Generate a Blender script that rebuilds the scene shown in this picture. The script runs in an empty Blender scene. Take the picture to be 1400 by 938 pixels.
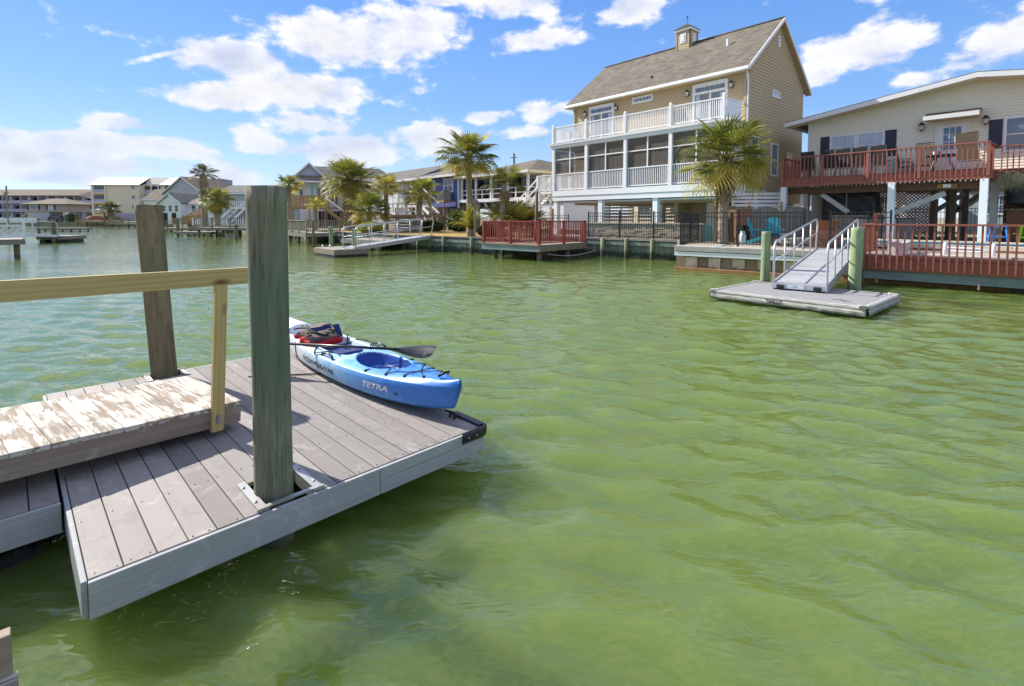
import bpy, bmesh, math, random
from mathutils import Vector, Matrix, noise as mnoise
R = math.radians
sc = bpy.context.scene
COL = sc.collection
random.seed(7)

# ------------------------------------------------------------------ camera
cam_d = bpy.data.cameras.new("camera")
cam = bpy.data.objects.new("camera", cam_d); COL.objects.link(cam)
cam.location = (0, 0, 2.02); cam.rotation_euler = (R(87.0), 0, 0)
cam_d.sensor_width = 36; cam_d.lens = 690 / 1400 * 36
cam_d.shift_y = -0.0970; cam_d.clip_start = 0.05; cam_d.clip_end = 4000
sc.camera = cam

# ------------------------------------------------------------------ light
SUN_AZ, SUN_EL = R(57.5), R(36.0)          # sun stands left of the view, ahead of the camera
sd = bpy.data.lights.new("sun", 'SUN'); sd.energy = 4.5; sd.angle = R(0.53); sd.color = (1.0, 0.95, 0.86)
so = bpy.data.objects.new("sun", sd); COL.objects.link(so)
sdir = Vector((-math.sin(SUN_AZ) * math.cos(SUN_EL), math.cos(SUN_AZ) * math.cos(SUN_EL), math.sin(SUN_EL)))
so.rotation_euler = sdir.to_track_quat('Z', 'Y').to_euler(); so.location = (-20, 12, 30)
vs = sc.view_settings
vs.view_transform = 'Standard'; vs.look = 'None'; vs.exposure = 0.90; vs.gamma = 1.0
vs.use_curve_mapping = False
try:
    sc.cycles.max_bounces = 6; sc.cycles.diffuse_bounces = 3; sc.cycles.glossy_bounces = 3
    sc.cycles.transparent_max_bounces = 8; sc.cycles.transmission_bounces = 3
    sc.cycles.sample_clamp_indirect = 6.0; sc.cycles.sample_clamp_direct = 6.0; sc.cycles.use_denoising = True
    sc.cycles.caustics_reflective = False; sc.cycles.caustics_refractive = False
except Exception:
    pass

# ------------------------------------------------------------------ world: clear sky with fair weather cumulus
world = bpy.data.worlds.new("World"); sc.world = world; world.use_nodes = True
nt = world.node_tree; nt.nodes.clear()
def N(tree, t, **kw):
    n = tree.nodes.new(t)
    for k, v in kw.items():
        setattr(n, k, v)
    return n
def math_n(tree, op, a, b=None, c=None, clamp=False):
    n = tree.nodes.new('ShaderNodeMath'); n.operation = op; n.use_clamp = clamp
    for i, v in enumerate((a, b, c)):
        if v is None: continue
        if isinstance(v, (int, float)): n.inputs[i].default_value = v
        else: tree.links.new(v, n.inputs[i])
    return n.outputs[0]
def build_world():
    L = nt.links.new
    sky = N(nt, 'ShaderNodeTexSky'); sky.sky_type = 'NISHITA'; sky.sun_disc = False
    sky.sun_elevation = SUN_EL; sky.sun_rotation = -SUN_AZ
    sky.altitude = 0; sky.air_density = 1.0; sky.dust_density = 0.0; sky.ozone_density = 1.6
    bg = N(nt, 'ShaderNodeBackground'); bg.inputs[1].default_value = 0.109
    # the clean blue of a dry winter sky: the physical sky mixed with an even gradient over elevation
    tc0 = N(nt, 'ShaderNodeTexCoord'); sp0 = N(nt, 'ShaderNodeSeparateXYZ'); L(tc0.outputs['Generated'], sp0.inputs[0])
    rp = N(nt, 'ShaderNodeValToRGB'); L(math_n(nt, 'MAXIMUM', sp0.outputs[2], 0.0), rp.inputs[0]); cr = rp.color_ramp
    cr.elements[0].position = 0; cr.elements[0].color = (.50, .66, .93, 1); cr.elements[1].position = 1; cr.elements[1].color = (.055, .20, .70, 1)
    for p_, c_ in ((.08, (.36, .57, .95, 1)), (.20, (.20, .45, .96, 1)), (.38, (.12, .345, .93, 1))):
        e_ = cr.elements.new(p_); e_.color = c_
    gain = N(nt, 'ShaderNodeVectorMath', operation='SCALE'); L(rp.outputs[0], gain.inputs[0]); gain.inputs['Scale'].default_value = 4.9
    tn = N(nt, 'ShaderNodeMix', data_type='RGBA'); tn.inputs[0].default_value = .76; L(sky.outputs[0], tn.inputs[6]); L(gain.outputs[0], tn.inputs[7]); L(tn.outputs[2], bg.inputs[0])
    tc = N(nt, 'ShaderNodeTexCoord'); sep = N(nt, 'ShaderNodeSeparateXYZ'); L(tc.outputs['Generated'], sep.inputs[0])
    az = math_n(nt, 'ARCTAN2', sep.outputs[0], sep.outputs[1])
    el = math_n(nt, 'ARCSINE', sep.outputs[2])
    comb = N(nt, 'ShaderNodeCombineXYZ'); L(az, comb.inputs[0]); L(el, comb.inputs[1])
    # banks of cloud: azimuth, elevation, half width, half height, weight (angles in degrees)
    blobs = CLOUDS
    acc = None
    for a, e, sx, sy, w in blobs:
        v = N(nt, 'ShaderNodeVectorMath', operation='SUBTRACT'); L(comb.outputs[0], v.inputs[0]); v.inputs[1].default_value = (R(a), R(e), 0)
        m = N(nt, 'ShaderNodeVectorMath', operation='MULTIPLY'); L(v.outputs[0], m.inputs[0]); m.inputs[1].default_value = (1 / R(sx), 1 / R(sy), 0)
        d = N(nt, 'ShaderNodeVectorMath', operation='DOT_PRODUCT'); L(m.outputs[0], d.inputs[0]); L(m.outputs[0], d.inputs[1])
        ex = math_n(nt, 'POWER', 0.42, d.outputs['Value'])
        ex = math_n(nt, 'MULTIPLY', ex, w)
        acc = ex if acc is None else math_n(nt, 'SMOOTH_MAX', acc, ex, 0.12)
    # one thin slanting vapour trail
    v = N(nt, 'ShaderNodeVectorMath', operation='SUBTRACT'); L(comb.outputs[0], v.inputs[0]); v.inputs[1].default_value = (R(-32.5), R(15.4), 0)
    ro_ = N(nt, 'ShaderNodeMapping', vector_type='TEXTURE'); L(v.outputs[0], ro_.inputs[0]); ro_.inputs['Rotation'].default_value = (0, 0, R(24)); ro_.inputs['Scale'].default_value = (R(5.5), R(.42), 1)
    d = N(nt, 'ShaderNodeVectorMath', operation='DOT_PRODUCT'); L(ro_.outputs[0], d.inputs[0]); L(ro_.outputs[0], d.inputs[1])
    acc = math_n(nt, 'MAXIMUM', acc, math_n(nt, 'MULTIPLY', math_n(nt, 'POWER', 0.42, d.outputs['Value']), .66))
    # elsewhere in the sky the same kind of cloud, from noise
    def nz(vec, scale, detail, rough, off=(0, 0, 0), yscale=1.7):
        mp = N(nt, 'ShaderNodeMapping'); L(vec, mp.inputs[0]); mp.inputs['Scale'].default_value = (1, yscale, 1)
        mp.inputs['Location'].default_value = off
        t = N(nt, 'ShaderNodeTexNoise'); L(mp.outputs[0], t.inputs['Vector'])
        t.inputs['Scale'].default_value = scale; t.inputs['Detail'].default_value = detail; t.inputs['Roughness'].default_value = rough
        return t.outputs[0]
    behind = math_n(nt, 'GREATER_THAN', math_n(nt, 'ABSOLUTE', az), R(52))
    high = math_n(nt, 'GREATER_THAN', el, R(26))
    gen = nz(comb.outputs[0], 3.2, 2, 0.5, (7.7, 4.2, 0))
    gen = math_n(nt, 'MULTIPLY', math_n(nt, 'SUBTRACT', gen, 0.36), 3.2)
    gen = math_n(nt, 'MULTIPLY', gen, math_n(nt, 'MAXIMUM', behind, high), clamp=False)
    acc = math_n(nt, 'MAXIMUM', acc, gen)
    n1 = nz(comb.outputs[0], 9.0, 9, 0.60)
    n1b = nz(comb.outputs[0], 9.0, 9, 0.60, (0.030, -0.05, 0))
    big = nz(comb.outputs[0], 14.0, 2, 0.5, (1.3, 2.2, 0))
    dens = math_n(nt, 'ADD', acc, math_n(nt, 'MULTIPLY', math_n(nt, 'SUBTRACT', n1, 0.5), 2.3))
    dens = math_n(nt, 'ADD', dens, math_n(nt, 'MULTIPLY', math_n(nt, 'SUBTRACT', big, 0.5), 0.5))
    ramp = N(nt, 'ShaderNodeMapRange', interpolation_type='SMOOTHSTEP'); L(dens, ramp.inputs[0])
    ramp.inputs[1].default_value = 0.30; ramp.inputs[2].default_value = 0.66; ramp.inputs[3].default_value = 0; ramp.inputs[4].default_value = 0.97
    # light from the upper left, lavender undersides
    sh = math_n(nt, 'SUBTRACT', n1, n1b)
    lit = math_n(nt, 'ADD', math_n(nt, 'MULTIPLY', sh, 4.2), 0.66, clamp=True)
    thick = N(nt, 'ShaderNodeMapRange'); L(dens, thick.inputs[0]); thick.inputs[1].default_value = 0.6; thick.inputs[2].default_value = 1.5
    thick.inputs[3].default_value = 1.0; thick.inputs[4].default_value = 0.80
    cm = N(nt, 'ShaderNodeMix', data_type='RGBA'); L(lit, cm.inputs[0])
    cm.inputs[6].default_value = (0.36, 0.40, 0.52, 1); cm.inputs[7].default_value = (0.56, 0.56, 0.575, 1)
    lo = N(nt, 'ShaderNodeMapRange'); L(el, lo.inputs[0]); lo.inputs[1].default_value = R(1); lo.inputs[2].default_value = R(13); lo.inputs[3].default_value = .62; lo.inputs[4].default_value = 0
    c2 = N(nt, 'ShaderNodeMix', data_type='RGBA'); L(lo.outputs[0], c2.inputs[0]); L(cm.outputs[2], c2.inputs[6]); c2.inputs[7].default_value = (.37, .44, .57, 1)   # far cloud seen through more air
    cb = N(nt, 'ShaderNodeBackground'); L(c2.outputs[2], cb.inputs[0]); L(thick.outputs[0], cb.inputs[1])
    # thin horizon veil so that low cloud melts into the pale air
    mix = N(nt, 'ShaderNodeMixShader'); out = N(nt, 'ShaderNodeOutputWorld')
    up = N(nt, 'ShaderNodeMapRange'); L(el, up.inputs[0]); up.inputs[1].default_value = 0.0; up.inputs[2].default_value = 0.02
    L(math_n(nt, 'MULTIPLY', ramp.outputs[0], up.outputs[0]), mix.inputs[0])
    L(bg.outputs[0], mix.inputs[1]); L(cb.outputs[0], mix.inputs[2]); L(mix.outputs[0], out.inputs[0])
# azimuth right of the view axis, elevation, half width, half height (degrees), weight
CLOUDS = [(-28.2, 15.2, 6.1, 1.6, 1.0),
    (-19.2, 17.8, 6.7, 2.7, 1.05),
    (-11.5, 19.0, 6.0, 3.3, 1.0),
    (-30.1, 11.5, 6.2, 1.3, 0.95),
    (-21.4, 12.8, 6.8, 2.0, 1.05),
    (-21.7, 9.7, 5.4, 1.4, 0.85),
    (-27.9, 8.7, 1.9, 0.7, 0.7),
    (-25.2, 7.0, 3.7, 1.2, 0.95),
    (-18.4, 7.2, 5.2, 1.7, 1.0),
    (-9.5, 8.5, 4.4, 2.1, 0.95),
    (-37.8, 8.4, 3.1, 0.9, 0.9),
    (-38.6, 6.3, 7.6, 1.4, 0.95),
    (-43.7, 4.9, 4.8, 1.4, 1.0),
    (-42.4, 3.4, 4.1, 0.9, 0.9),
    (-30.1, 4.1, 4.4, 1.3, 0.85),
    (-37.0, 4.6, 6.4, 0.9, 0.9),
    (-8.2, 22.7, 4.9, 0.8, 0.85),
    (-0.8, 22.4, 5.0, 2.0, 1.0),
    (2.9, 19.1, 5.1, 1.3, 0.9),
    (13.1, 21.5, 4.3, 1.5, 0.95),
    (-2.7, 11.2, 3.1, 1.0, 0.85),
    (3.7, 11.8, 2.8, 1.3, 0.9),
    (1.7, 9.4, 4.1, 0.9, 0.75),
    (34.5, 14.8, 5.4, 2.2, 1.0),
    (30.7, 13.1, 2.5, 1.0, 0.85),
    (38.3, 11.9, 3.1, 0.9, 0.65),
    (43.7, 13.8, 3.5, 2.0, 1.05),
    (46.0, 14.5, 2.4, 1.7, 1.0),
    (42.4, 12.6, 2.7, 0.7, 0.75),
    (-33.1, 15.7, 7.0, 0.5, 0.4),
    (24.2, 9.2, 4.1, 1.5, 0.45)]
build_world()

# ------------------------------------------------------------------ mesh helpers
class MB:
    def __init__(self): self.v = []; self.f = []
    def add(self, vs, fs):
        o = len(self.v); self.v += [tuple(p) for p in vs]; self.f += [tuple(i + o for i in f) for f in fs]
    def box(self, x0, x1, y0, y1, z0, z1, mat=None):
        vs = [Vector((x, y, z)) for z in (z0, z1) for y in (y0, y1) for x in (x0, x1)]
        if mat is not None: vs = [mat @ p for p in vs]
        self.add(vs, [(0, 2, 3, 1), (4, 5, 7, 6), (0, 1, 5, 4), (2, 6, 7, 3), (0, 4, 6, 2), (1, 3, 7, 5)]); return self
    def bar(self, p, q, w, h, up=(0, 0, 1)):
        p = Vector(p); q = Vector(q); d = (q - p); l = d.length; x = d.normalized(); up = Vector(up)
        if abs(x.dot(up)) > .99: up = Vector((0, 1, 0))
        y = up.cross(x).normalized(); z = x.cross(y)
        m = Matrix((x, y, z)).transposed().to_4x4(); m.translation = p
        return self.box(0, l, -w / 2, w / 2, -h / 2, h / 2, m)
    def tube(self, pts, r, n=8, caps=True):
        pts = [Vector(p) for p in pts]; rs = r if isinstance(r, (list, tuple)) else [r] * len(pts)
        vs = []; fs = []; prev = None
        for i, p in enumerate(pts):
            a = pts[max(i - 1, 0)]; b = pts[min(i + 1, len(pts) - 1)]
            t = (b - a).normalized()
            if prev is None:
                ref = Vector((0, 0, 1)) if abs(t.z) < .9 else Vector((1, 0, 0)); x = t.cross(ref).normalized()
            else:
                x = (prev - t * prev.dot(t)).normalized()
            prev = x; y = t.cross(x)
            for k in range(n):
                an = 2 * math.pi * k / n; vs.append(p + (x * math.cos(an) + y * math.sin(an)) * rs[i])
        for i in range(len(pts) - 1):
            for k in range(n):
                k2 = (k + 1) % n; fs.append((i * n + k, i * n + k2, (i + 1) * n + k2, (i + 1) * n + k))
        if caps:
            fs.append(tuple(reversed(range(n)))); fs.append(tuple(range((len(pts) - 1) * n, len(pts) * n)))
        self.add(vs, fs); return self
    def prism(self, poly, z0, z1):
        n = len(poly); vs = [(x, y, z0) for x, y in poly] + [(x, y, z1) for x, y in poly]
        ar = sum(poly[i][0] * poly[(i + 1) % n][1] - poly[(i + 1) % n][0] * poly[i][1] for i in range(n))
        fs = [tuple(reversed(range(n))), tuple(range(n, 2 * n))] + [(i, (i + 1) % n, n + (i + 1) % n, n + i) for i in range(n)]
        if ar < 0: fs = [tuple(reversed(f)) for f in fs]
        self.add(vs, fs); return self
    def plate(self, quad, thick, normal=None):
        q = [Vector(p) for p in quad]; nn = Vector(normal).normalized() if normal else (q[1] - q[0]).cross(q[2] - q[0]).normalized()
        n = len(q); vs = q + [p - nn * thick for p in q]
        fs = [tuple(range(n)), tuple(reversed(range(n, 2 * n)))] + [(i, n + i, n + (i + 1) % n, (i + 1) % n) for i in range(n)]
        self.add(vs, fs); return self
    def lathe(self, prof, n=16, c=(0, 0, 0)):
        vs = []; fs = []
        for r, z in prof:
            for k in range(n):
                a = 2 * math.pi * k / n; vs.append((c[0] + r * math.cos(a), c[1] + r * math.sin(a), c[2] + z))
        for i in range(len(prof) - 1):
            for k in range(n):
                k2 = (k + 1) % n; fs.append((i * n + k, i * n + k2, (i + 1) * n + k2, (i + 1) * n + k))
        fs.append(tuple(reversed(range(n)))); fs.append(tuple(range((len(prof) - 1) * n, len(prof) * n)))
        self.add(vs, fs); return self
    def mesh(self, name, mat, smooth=False):
        me = bpy.data.meshes.new(name); me.from_pydata(self.v, [], self.f); me.update()
        if mat: me.materials.append(mat)
        if smooth:
            me.polygons.foreach_set('use_smooth', [True] * len(me.polygons))
        return me
    def build(self, name, mat, parent=None, loc=(0, 0, 0), rz=0, smooth=False, kind=None):
        return put(name, self.mesh(name, mat, smooth), parent, loc, rz, kind)
def put(name, me, parent=None, loc=(0, 0, 0), rz=0, kind=None, rot=None):
    o = bpy.data.objects.new(name, me); COL.objects.link(o); o.parent = parent; o.location = loc
    o.rotation_euler = rot if rot is not None else (0, 0, rz)
    if kind: o['kind'] = kind
    return o
def tag(o, label, cat, group=None):
    o['label'] = label; o['category'] = cat
    if group: o['group'] = group
    return o
def thing(name, label, cat, loc=(0, 0, 0), rz=0, group=None):
    return tag(put(name, None, None, loc, rz), label, cat, group)
def struct(o): o['kind'] = 'structure'; return o
_bc = {}
def box_mesh(dx, dy, dz, mat, bev=0.0):
    """box with its origin at the centre of its base; alike pieces share the mesh"""
    k = (round(dx, 3), round(dy, 3), round(dz, 3), mat.name, bev)
    if k in _bc: return _bc[k]
    m = MB(); m.box(-dx / 2, dx / 2, -dy / 2, dy / 2, 0, dz); me = m.mesh('piece', mat)
    if bev:
        bm = bmesh.new(); bm.from_mesh(me)
        bmesh.ops.bevel(bm, geom=bm.edges[:], offset=bev, segments=2, profile=.6, affect='EDGES'); bm.to_mesh(me); bm.free()
        for p in me.polygons: p.use_smooth = False
    _bc[k] = me; return me
def piece(name, dx, dy, dz, mat, parent, loc, rz=0, bev=0.0, rot=None):
    return put(name, box_mesh(dx, dy, dz, mat, bev), parent, loc, rz, None, rot)
def seg(name, p, q, w, h, mat, parent, bev=0.0):
    """a straight member from p to q (centre line), w across, h high"""
    p = Vector(p); q = Vector(q); d = q - p; me = box_mesh(round(d.length, 3), w, h, mat, bev)
    yaw = math.atan2(d.y, d.x); pitch = -math.atan2(d.z, math.hypot(d.x, d.y))
    o = put(name, me, parent, (0, 0, 0), 0, None, (0, pitch, yaw))
    c = (p + q) / 2; up = Matrix.Rotation(yaw, 3, 'Z') @ Matrix.Rotation(pitch, 3, 'Y') @ Vector((0, 0, 1))
    o.location = c - up * h / 2; return o
def copy_tree(o, parent=None):
    c = o.copy(); COL.objects.link(c); c.parent = parent
    for ch in list(o.children): copy_tree(ch, c)
    return c

# ------------------------------------------------------------------ materials
MATS = {}
def rgba(c): return (c[0], c[1], c[2], 1)
class NodeMat:
    def __init__(s, name):
        s.m = bpy.data.materials.new(name); s.m.use_nodes = True; s.t = s.m.node_tree
        s.b = s.t.nodes['Principled BSDF']; s.L = s.t.links.new; s.co = None; MATS[name] = s.m
    def coords(s, scale=(1, 1, 1), rand=True, space='Object'):
        tc = N(s.t, 'ShaderNodeTexCoord'); v = tc.outputs[space]
        if rand:
            oi = N(s.t, 'ShaderNodeObjectInfo'); mu = N(s.t, 'ShaderNodeVectorMath', operation='SCALE'); mu.inputs[0].default_value = (37.0, 19.0, 53.0)
            s.L(oi.outputs['Random'], mu.inputs['Scale']); ad = N(s.t, 'ShaderNodeVectorMath', operation='ADD'); s.L(v, ad.inputs[0]); s.L(mu.outputs[0], ad.inputs[1]); v = ad.outputs[0]
        mp = N(s.t, 'ShaderNodeMapping'); s.L(v, mp.inputs[0]); mp.inputs['Scale'].default_value = scale
        return mp.outputs[0]
    def noise(s, vec, scale, detail=4, rough=.55, dist=0.0):
        n = N(s.t, 'ShaderNodeTexNoise'); s.L(vec, n.inputs['Vector']); n.inputs['Scale'].default_value = scale
        n.inputs['Detail'].default_value = detail; n.inputs['Roughness'].default_value = rough; n.inputs['Distortion'].default_value = dist
        return n.outputs[0]
    def rng(s, v, a, b, c=0.0, d=1.0):
        n = N(s.t, 'ShaderNodeMapRange'); s.L(v, n.inputs[0])
        for i, x in enumerate((a, b, c, d)): n.inputs[i + 1].default_value = x
        return n.outputs[0]
    def mix(s, f, a, b):
        n = N(s.t, 'ShaderNodeMix', data_type='RGBA')
        if isinstance(f, (int, float)): n.inputs[0].default_value = f
        else: s.L(f, n.inputs[0])
        for i, x in ((6, a), (7, b)):
            if isinstance(x, (tuple, list)): n.inputs[i].default_value = rgba(x)
            else: s.L(x, n.inputs[i])
        return n.outputs[2]
    def rand(s): return N(s.t, 'ShaderNodeObjectInfo').outputs['Random']
    def hsv(s, col, v):
        n = N(s.t, 'ShaderNodeHueSaturation'); s.L(col, n.inputs['Color']); s.L(v, n.inputs['Value']); return n.outputs[0]
    def bump(s, h, strength=.3, dist=.01):
        n = N(s.t, 'ShaderNodeBump'); s.L(h, n.inputs['Height']); n.inputs['Strength'].default_value = strength; n.inputs['Distance'].default_value = dist
        s.L(n.outputs[0], s.b.inputs['Normal'])
    def done(s, col, rough=.6, metal=0.0, spec=.4):
        if isinstance(col, (tuple, list)): s.b.inputs['Base Color'].default_value = rgba(col)
        else: s.L(col, s.b.inputs['Base Color'])
        if isinstance(rough, (int, float)): s.b.inputs['Roughness'].default_value = rough
        else: s.L(rough, s.b.inputs['Roughness'])
        s.b.inputs['Metallic'].default_value = metal; s.b.inputs['Specular IOR Level'].default_value = spec
        return s.m
def plain(name, c, rough=.6, var=.25, scale=4.0, metal=0.0, spec=.4, bump=0.0, pv=.12, stretch=(1, 1, 1), damp=0.0):
    """painted or bare surface with soft blotches, dirt and a little difference from piece to piece"""
    s = NodeMat(name); v = s.coords(stretch); n = s.noise(v, scale, 6, .62); n2 = s.noise(v, scale * 9, 3, .6)
    f = s.rng(math_n(s.t, 'ADD', math_n(s.t, 'MULTIPLY', n, .7), math_n(s.t, 'MULTIPLY', n2, .3)), .3, .7)
    col = s.mix(f, tuple(x * (1 - var) for x in c), tuple(min(x * (1 + var * .55), .95) for x in c))
    if pv: col = s.hsv(col, s.rng(s.rand(), 0, 1, 1 - pv, 1 + pv))
    if damp: col = wet(s, col, damp)
    if bump: s.bump(n2, bump, .01)
    return s.done(col, rough, metal, spec)
def wet(s, col, hi=.16, dark=(.030, .036, .020)):
    """algae and damp near the water line, with a ragged upper edge"""
    g = N(s.t, 'ShaderNodeNewGeometry'); sp = N(s.t, 'ShaderNodeSeparateXYZ'); s.L(g.outputs['Position'], sp.inputs[0])
    n = s.noise(g.outputs['Position'], 5.0, 4, .65); z = math_n(s.t, 'ADD', sp.outputs[2], math_n(s.t, 'MULTIPLY', math_n(s.t, 'SUBTRACT', n, .5), -.42))
    return s.mix(s.rng(z, hi - .07, hi + .09, .88, 0), col, dark)
def wood(name, a, b, axis=0, fine=60.0, rough=.75, bump=.35, pv=.18, rings=.5, stain=None, across=7.0, knots=None, scuff=0.0):
    """board with grain along one axis"""
    s = NodeMat(name); st = [across] * 3; st[axis] = .55
    v = s.coords(tuple(st)); n = s.noise(v, 1.6, 5, .6, .6)
    w = N(s.t, 'ShaderNodeTexWave', wave_type='RINGS', rings_direction='XYZ'[axis]); s.L(v, w.inputs[0])
    w.inputs['Scale'].default_value = 1.3; w.inputs['Distortion'].default_value = 5; w.inputs['Detail'].default_value = 2; w.inputs['Detail Scale'].default_value = .8
    st2 = [fine] * 3; st2[axis] = 2.0; g = s.noise(s.coords(tuple(st2)), 1.5, 3, .6)
    f = math_n(s.t, 'ADD', math_n(s.t, 'MULTIPLY', w.outputs[1], rings * .5), math_n(s.t, 'ADD', math_n(s.t, 'MULTIPLY', n, .55), math_n(s.t, 'MULTIPLY', g, .5 - rings * .2)))
    f = s.rng(f, .32, .95)
    col = s.mix(f, a, b)
    if stain:
        q = s.noise(s.coords((1, 1, 1)), 2.2, 4, .6); col = s.mix(s.rng(q, .5, .75, 0, .8), col, stain)
    if knots:
        st3 = [9.0] * 3; st3[axis] = 3.2; vo = N(s.t, 'ShaderNodeTexVoronoi'); s.L(s.coords(tuple(st3)), vo.inputs['Vector']); vo.inputs['Scale'].default_value = .55; vo.inputs['Randomness'].default_value = 1.0
        col = s.mix(s.rng(vo.outputs['Distance'], .07, .16, .9, 0), col, knots)
    if scuff:
        sc1 = s.noise(s.coords((1, 1, 1)), 3.2, 7, .72, 1.5); col = s.mix(s.rng(sc1, .56, .64, 0, scuff), col, tuple(min(x * 1.35, .7) for x in b)); sc2 = s.noise(s.coords((2, 2, 2)), 2.4, 6, .7, .6); col = s.mix(s.rng(sc2, .57, .70, 0, scuff), col, tuple(x * .62 for x in a))
    col = s.hsv(col, s.rng(s.rand(), 0, 1, 1 - pv, 1 + pv))
    s.bump(f, bump, .004)
    return s.done(col, rough, 0, .3)
def glass(name, c=(.03, .04, .05), rough=.04):
    s = NodeMat(name); n = s.noise(s.coords((1, 1, 1)), 1.2, 3)
    return s.done(s.mix(n, tuple(x * .6 for x in c), tuple(x * 1.5 for x in c)), rough, 0, .8)

# ================================================================== MATERIALS IN USE
m_plank = wood('composite_plank', (.240, .214, .196), (.330, .298, .274), axis=1, fine=130, bump=.2, pv=.20, rings=.10, across=4.0, scuff=.45)
m_fascia = wood('weathered_fascia', (.29, .295, .30), (.47, .47, .47), axis=0, fine=120, bump=.2, pv=.06, rings=.15, scuff=.3)
m_pine = wood('treated_pine', (.40, .285, .10), (.60, .47, .215), axis=0, fine=40, bump=.15, pv=.06, rings=.45, across=7, knots=(.16, .085, .03))
m_pine_z = wood('treated_pine_upright', (.40, .285, .10), (.60, .47, .215), axis=2, fine=40, bump=.15, pv=.06, rings=.45, across=7, knots=(.16, .085, .03))
m_oldwood = wood('weathered_board', (.19, .14, .10), (.38, .31, .25), axis=0, fine=55, bump=.5, pv=.10, rings=.15, across=4, scuff=.4)
m_metal = plain('galvanised_metal', (.46, .45, .43), .42, .25, 8, metal=.7, pv=.04)
m_alu = plain('aluminium', (.60, .61, .63), .38, .12, 6, metal=.55, pv=.03)
m_bolt = plain('bolt_steel', (.35, .36, .38), .4, .2, 20, metal=.8)
m_black = plain('black_rubber', (.012, .013, .018), .35, .3, 10, spec=.5)
m_blackiron = plain('black_iron', (.014, .014, .016), .45, .25, 6, spec=.5, pv=0)
def pile_material(name, a, b, c):
    s = NodeMat(name); v = s.coords((9, 9, .8)); v2 = s.coords((60, 60, 2.2)); v3 = s.coords((1, 1, .6))
    n = s.noise(v, 1.1, 6, .62, .8); g = s.noise(v2, 1.2, 4, .65); big = s.noise(v3, 2.6, 3, .5)
    col = s.mix(s.rng(n, .32, .68), a, b); col = s.mix(s.rng(big, .45, .68, 0, .75), col, c)
    crack = s.rng(g, .30, .44); col = s.mix(crack, tuple(x * .55 for x in a), col)
    col = wet(s, col, .03)
    bu = math_n(s.t, 'ADD', math_n(s.t, 'MULTIPLY', g, .8), n)
    s.bump(bu, .5, .010); return s.done(col, .85, 0, .2)
m_pile = pile_material('weathered_pile', (.092, .088, .060), (.260, .262, .175), (.095, .150, .108))
m_pile2 = pile_material('brown_pile', (.110, .085, .050), (.250, .210, .120), (.150, .155, .085))
m_pile_olive = plain('stained_pile', (.22, .235, .15), .85, .55, 3, bump=.5, stretch=(3, 3, .5), pv=.2, damp=.34)
m_pile_green = plain('treated_pile', (.27, .34, .19), .8, .5, 3, bump=.5, stretch=(3, 3, .4), pv=.12, damp=.20)
def peeling(name):
    s = NodeMat(name); v = s.coords((1.4, 12, 12)); v2 = s.coords((2.2, 55, 55)); v3 = s.coords((1, 1, 1))
    a = s.noise(v, 1.5, 6, .65, .9); b = s.noise(v2, 1.4, 3, .6); c = s.noise(v3, 3.0, 4, .55)
    wdcol = s.mix(s.rng(b, .3, .7), (.17, .125, .085), (.36, .29, .22))
    f = math_n(s.t, 'ADD', math_n(s.t, 'MULTIPLY', a, .75), math_n(s.t, 'ADD', math_n(s.t, 'MULTIPLY', b, .28), math_n(s.t, 'MULTIPLY', c, .60)))
    paint = s.rng(f, .815, .875, 1, 0); col = s.mix(paint, wdcol, s.mix(s.rng(c, .3, .7), (.47, .43, .37), (.60, .57, .51)))
    col = s.hsv(col, s.rng(s.rand(), 0, 1, .90, 1.06)); s.bump(math_n(s.t, 'ADD', paint, math_n(s.t, 'MULTIPLY', b, .5)), .5, .004)
    return s.done(col, .8, 0, .25)
m_peel = peeling('peeling_white_paint')

# ================================================================== WATER
def water_material():
    s = NodeMat('canal_water'); tc = N(s.t, 'ShaderNodeTexCoord')
    def co(sc_, rz):
        m = N(s.t, 'ShaderNodeMapping'); s.L(tc.outputs['Object'], m.inputs[0]); m.inputs['Scale'].default_value = sc_; m.inputs['Rotation'].default_value = (0, 0, rz); return m.outputs[0]
    n1 = s.noise(co((1, 2.6, 1), R(28)), 3.0, 2, .45, .6); n2 = s.noise(co((1, 2.2, 1), R(-12)), 7.0, 1, .4, .5)
    calm = s.noise(co((.35, 1, 1), R(20)), .35, 3, .5)       # patches where the breeze touches the surface
    h = math_n(s.t, 'ADD', math_n(s.t, 'MULTIPLY', n1, .021), math_n(s.t, 'MULTIPLY', n2, .010))
    st = s.rng(calm, .30, .65, .30, 1.0)
    bp = N(s.t, 'ShaderNodeBump'); s.L(h, bp.inputs['Height']); s.L(st, bp.inputs['Strength']); bp.inputs['Distance'].default_value = 1.0
    s.L(bp.outputs[0], s.b.inputs['Normal'])
    tint = s.noise(co((1, 1, 1), 0), .22, 2, .5)
    col = s.mix(tint, (.106, .156, .030), (.132, .184, .043))
    s.b.inputs['IOR'].default_value = 1.50
    # murky water: light scatters below the surface, so shadows on it are soft
    s.b.inputs['Subsurface Weight'].default_value = 1.0; s.b.inputs['Subsurface Radius'].default_value = (1.0, 1.0, .7); s.b.inputs['Subsurface Scale'].default_value = 5.0
    return s.done(col, .004, 0, .5)
m_water = water_material()
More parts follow.
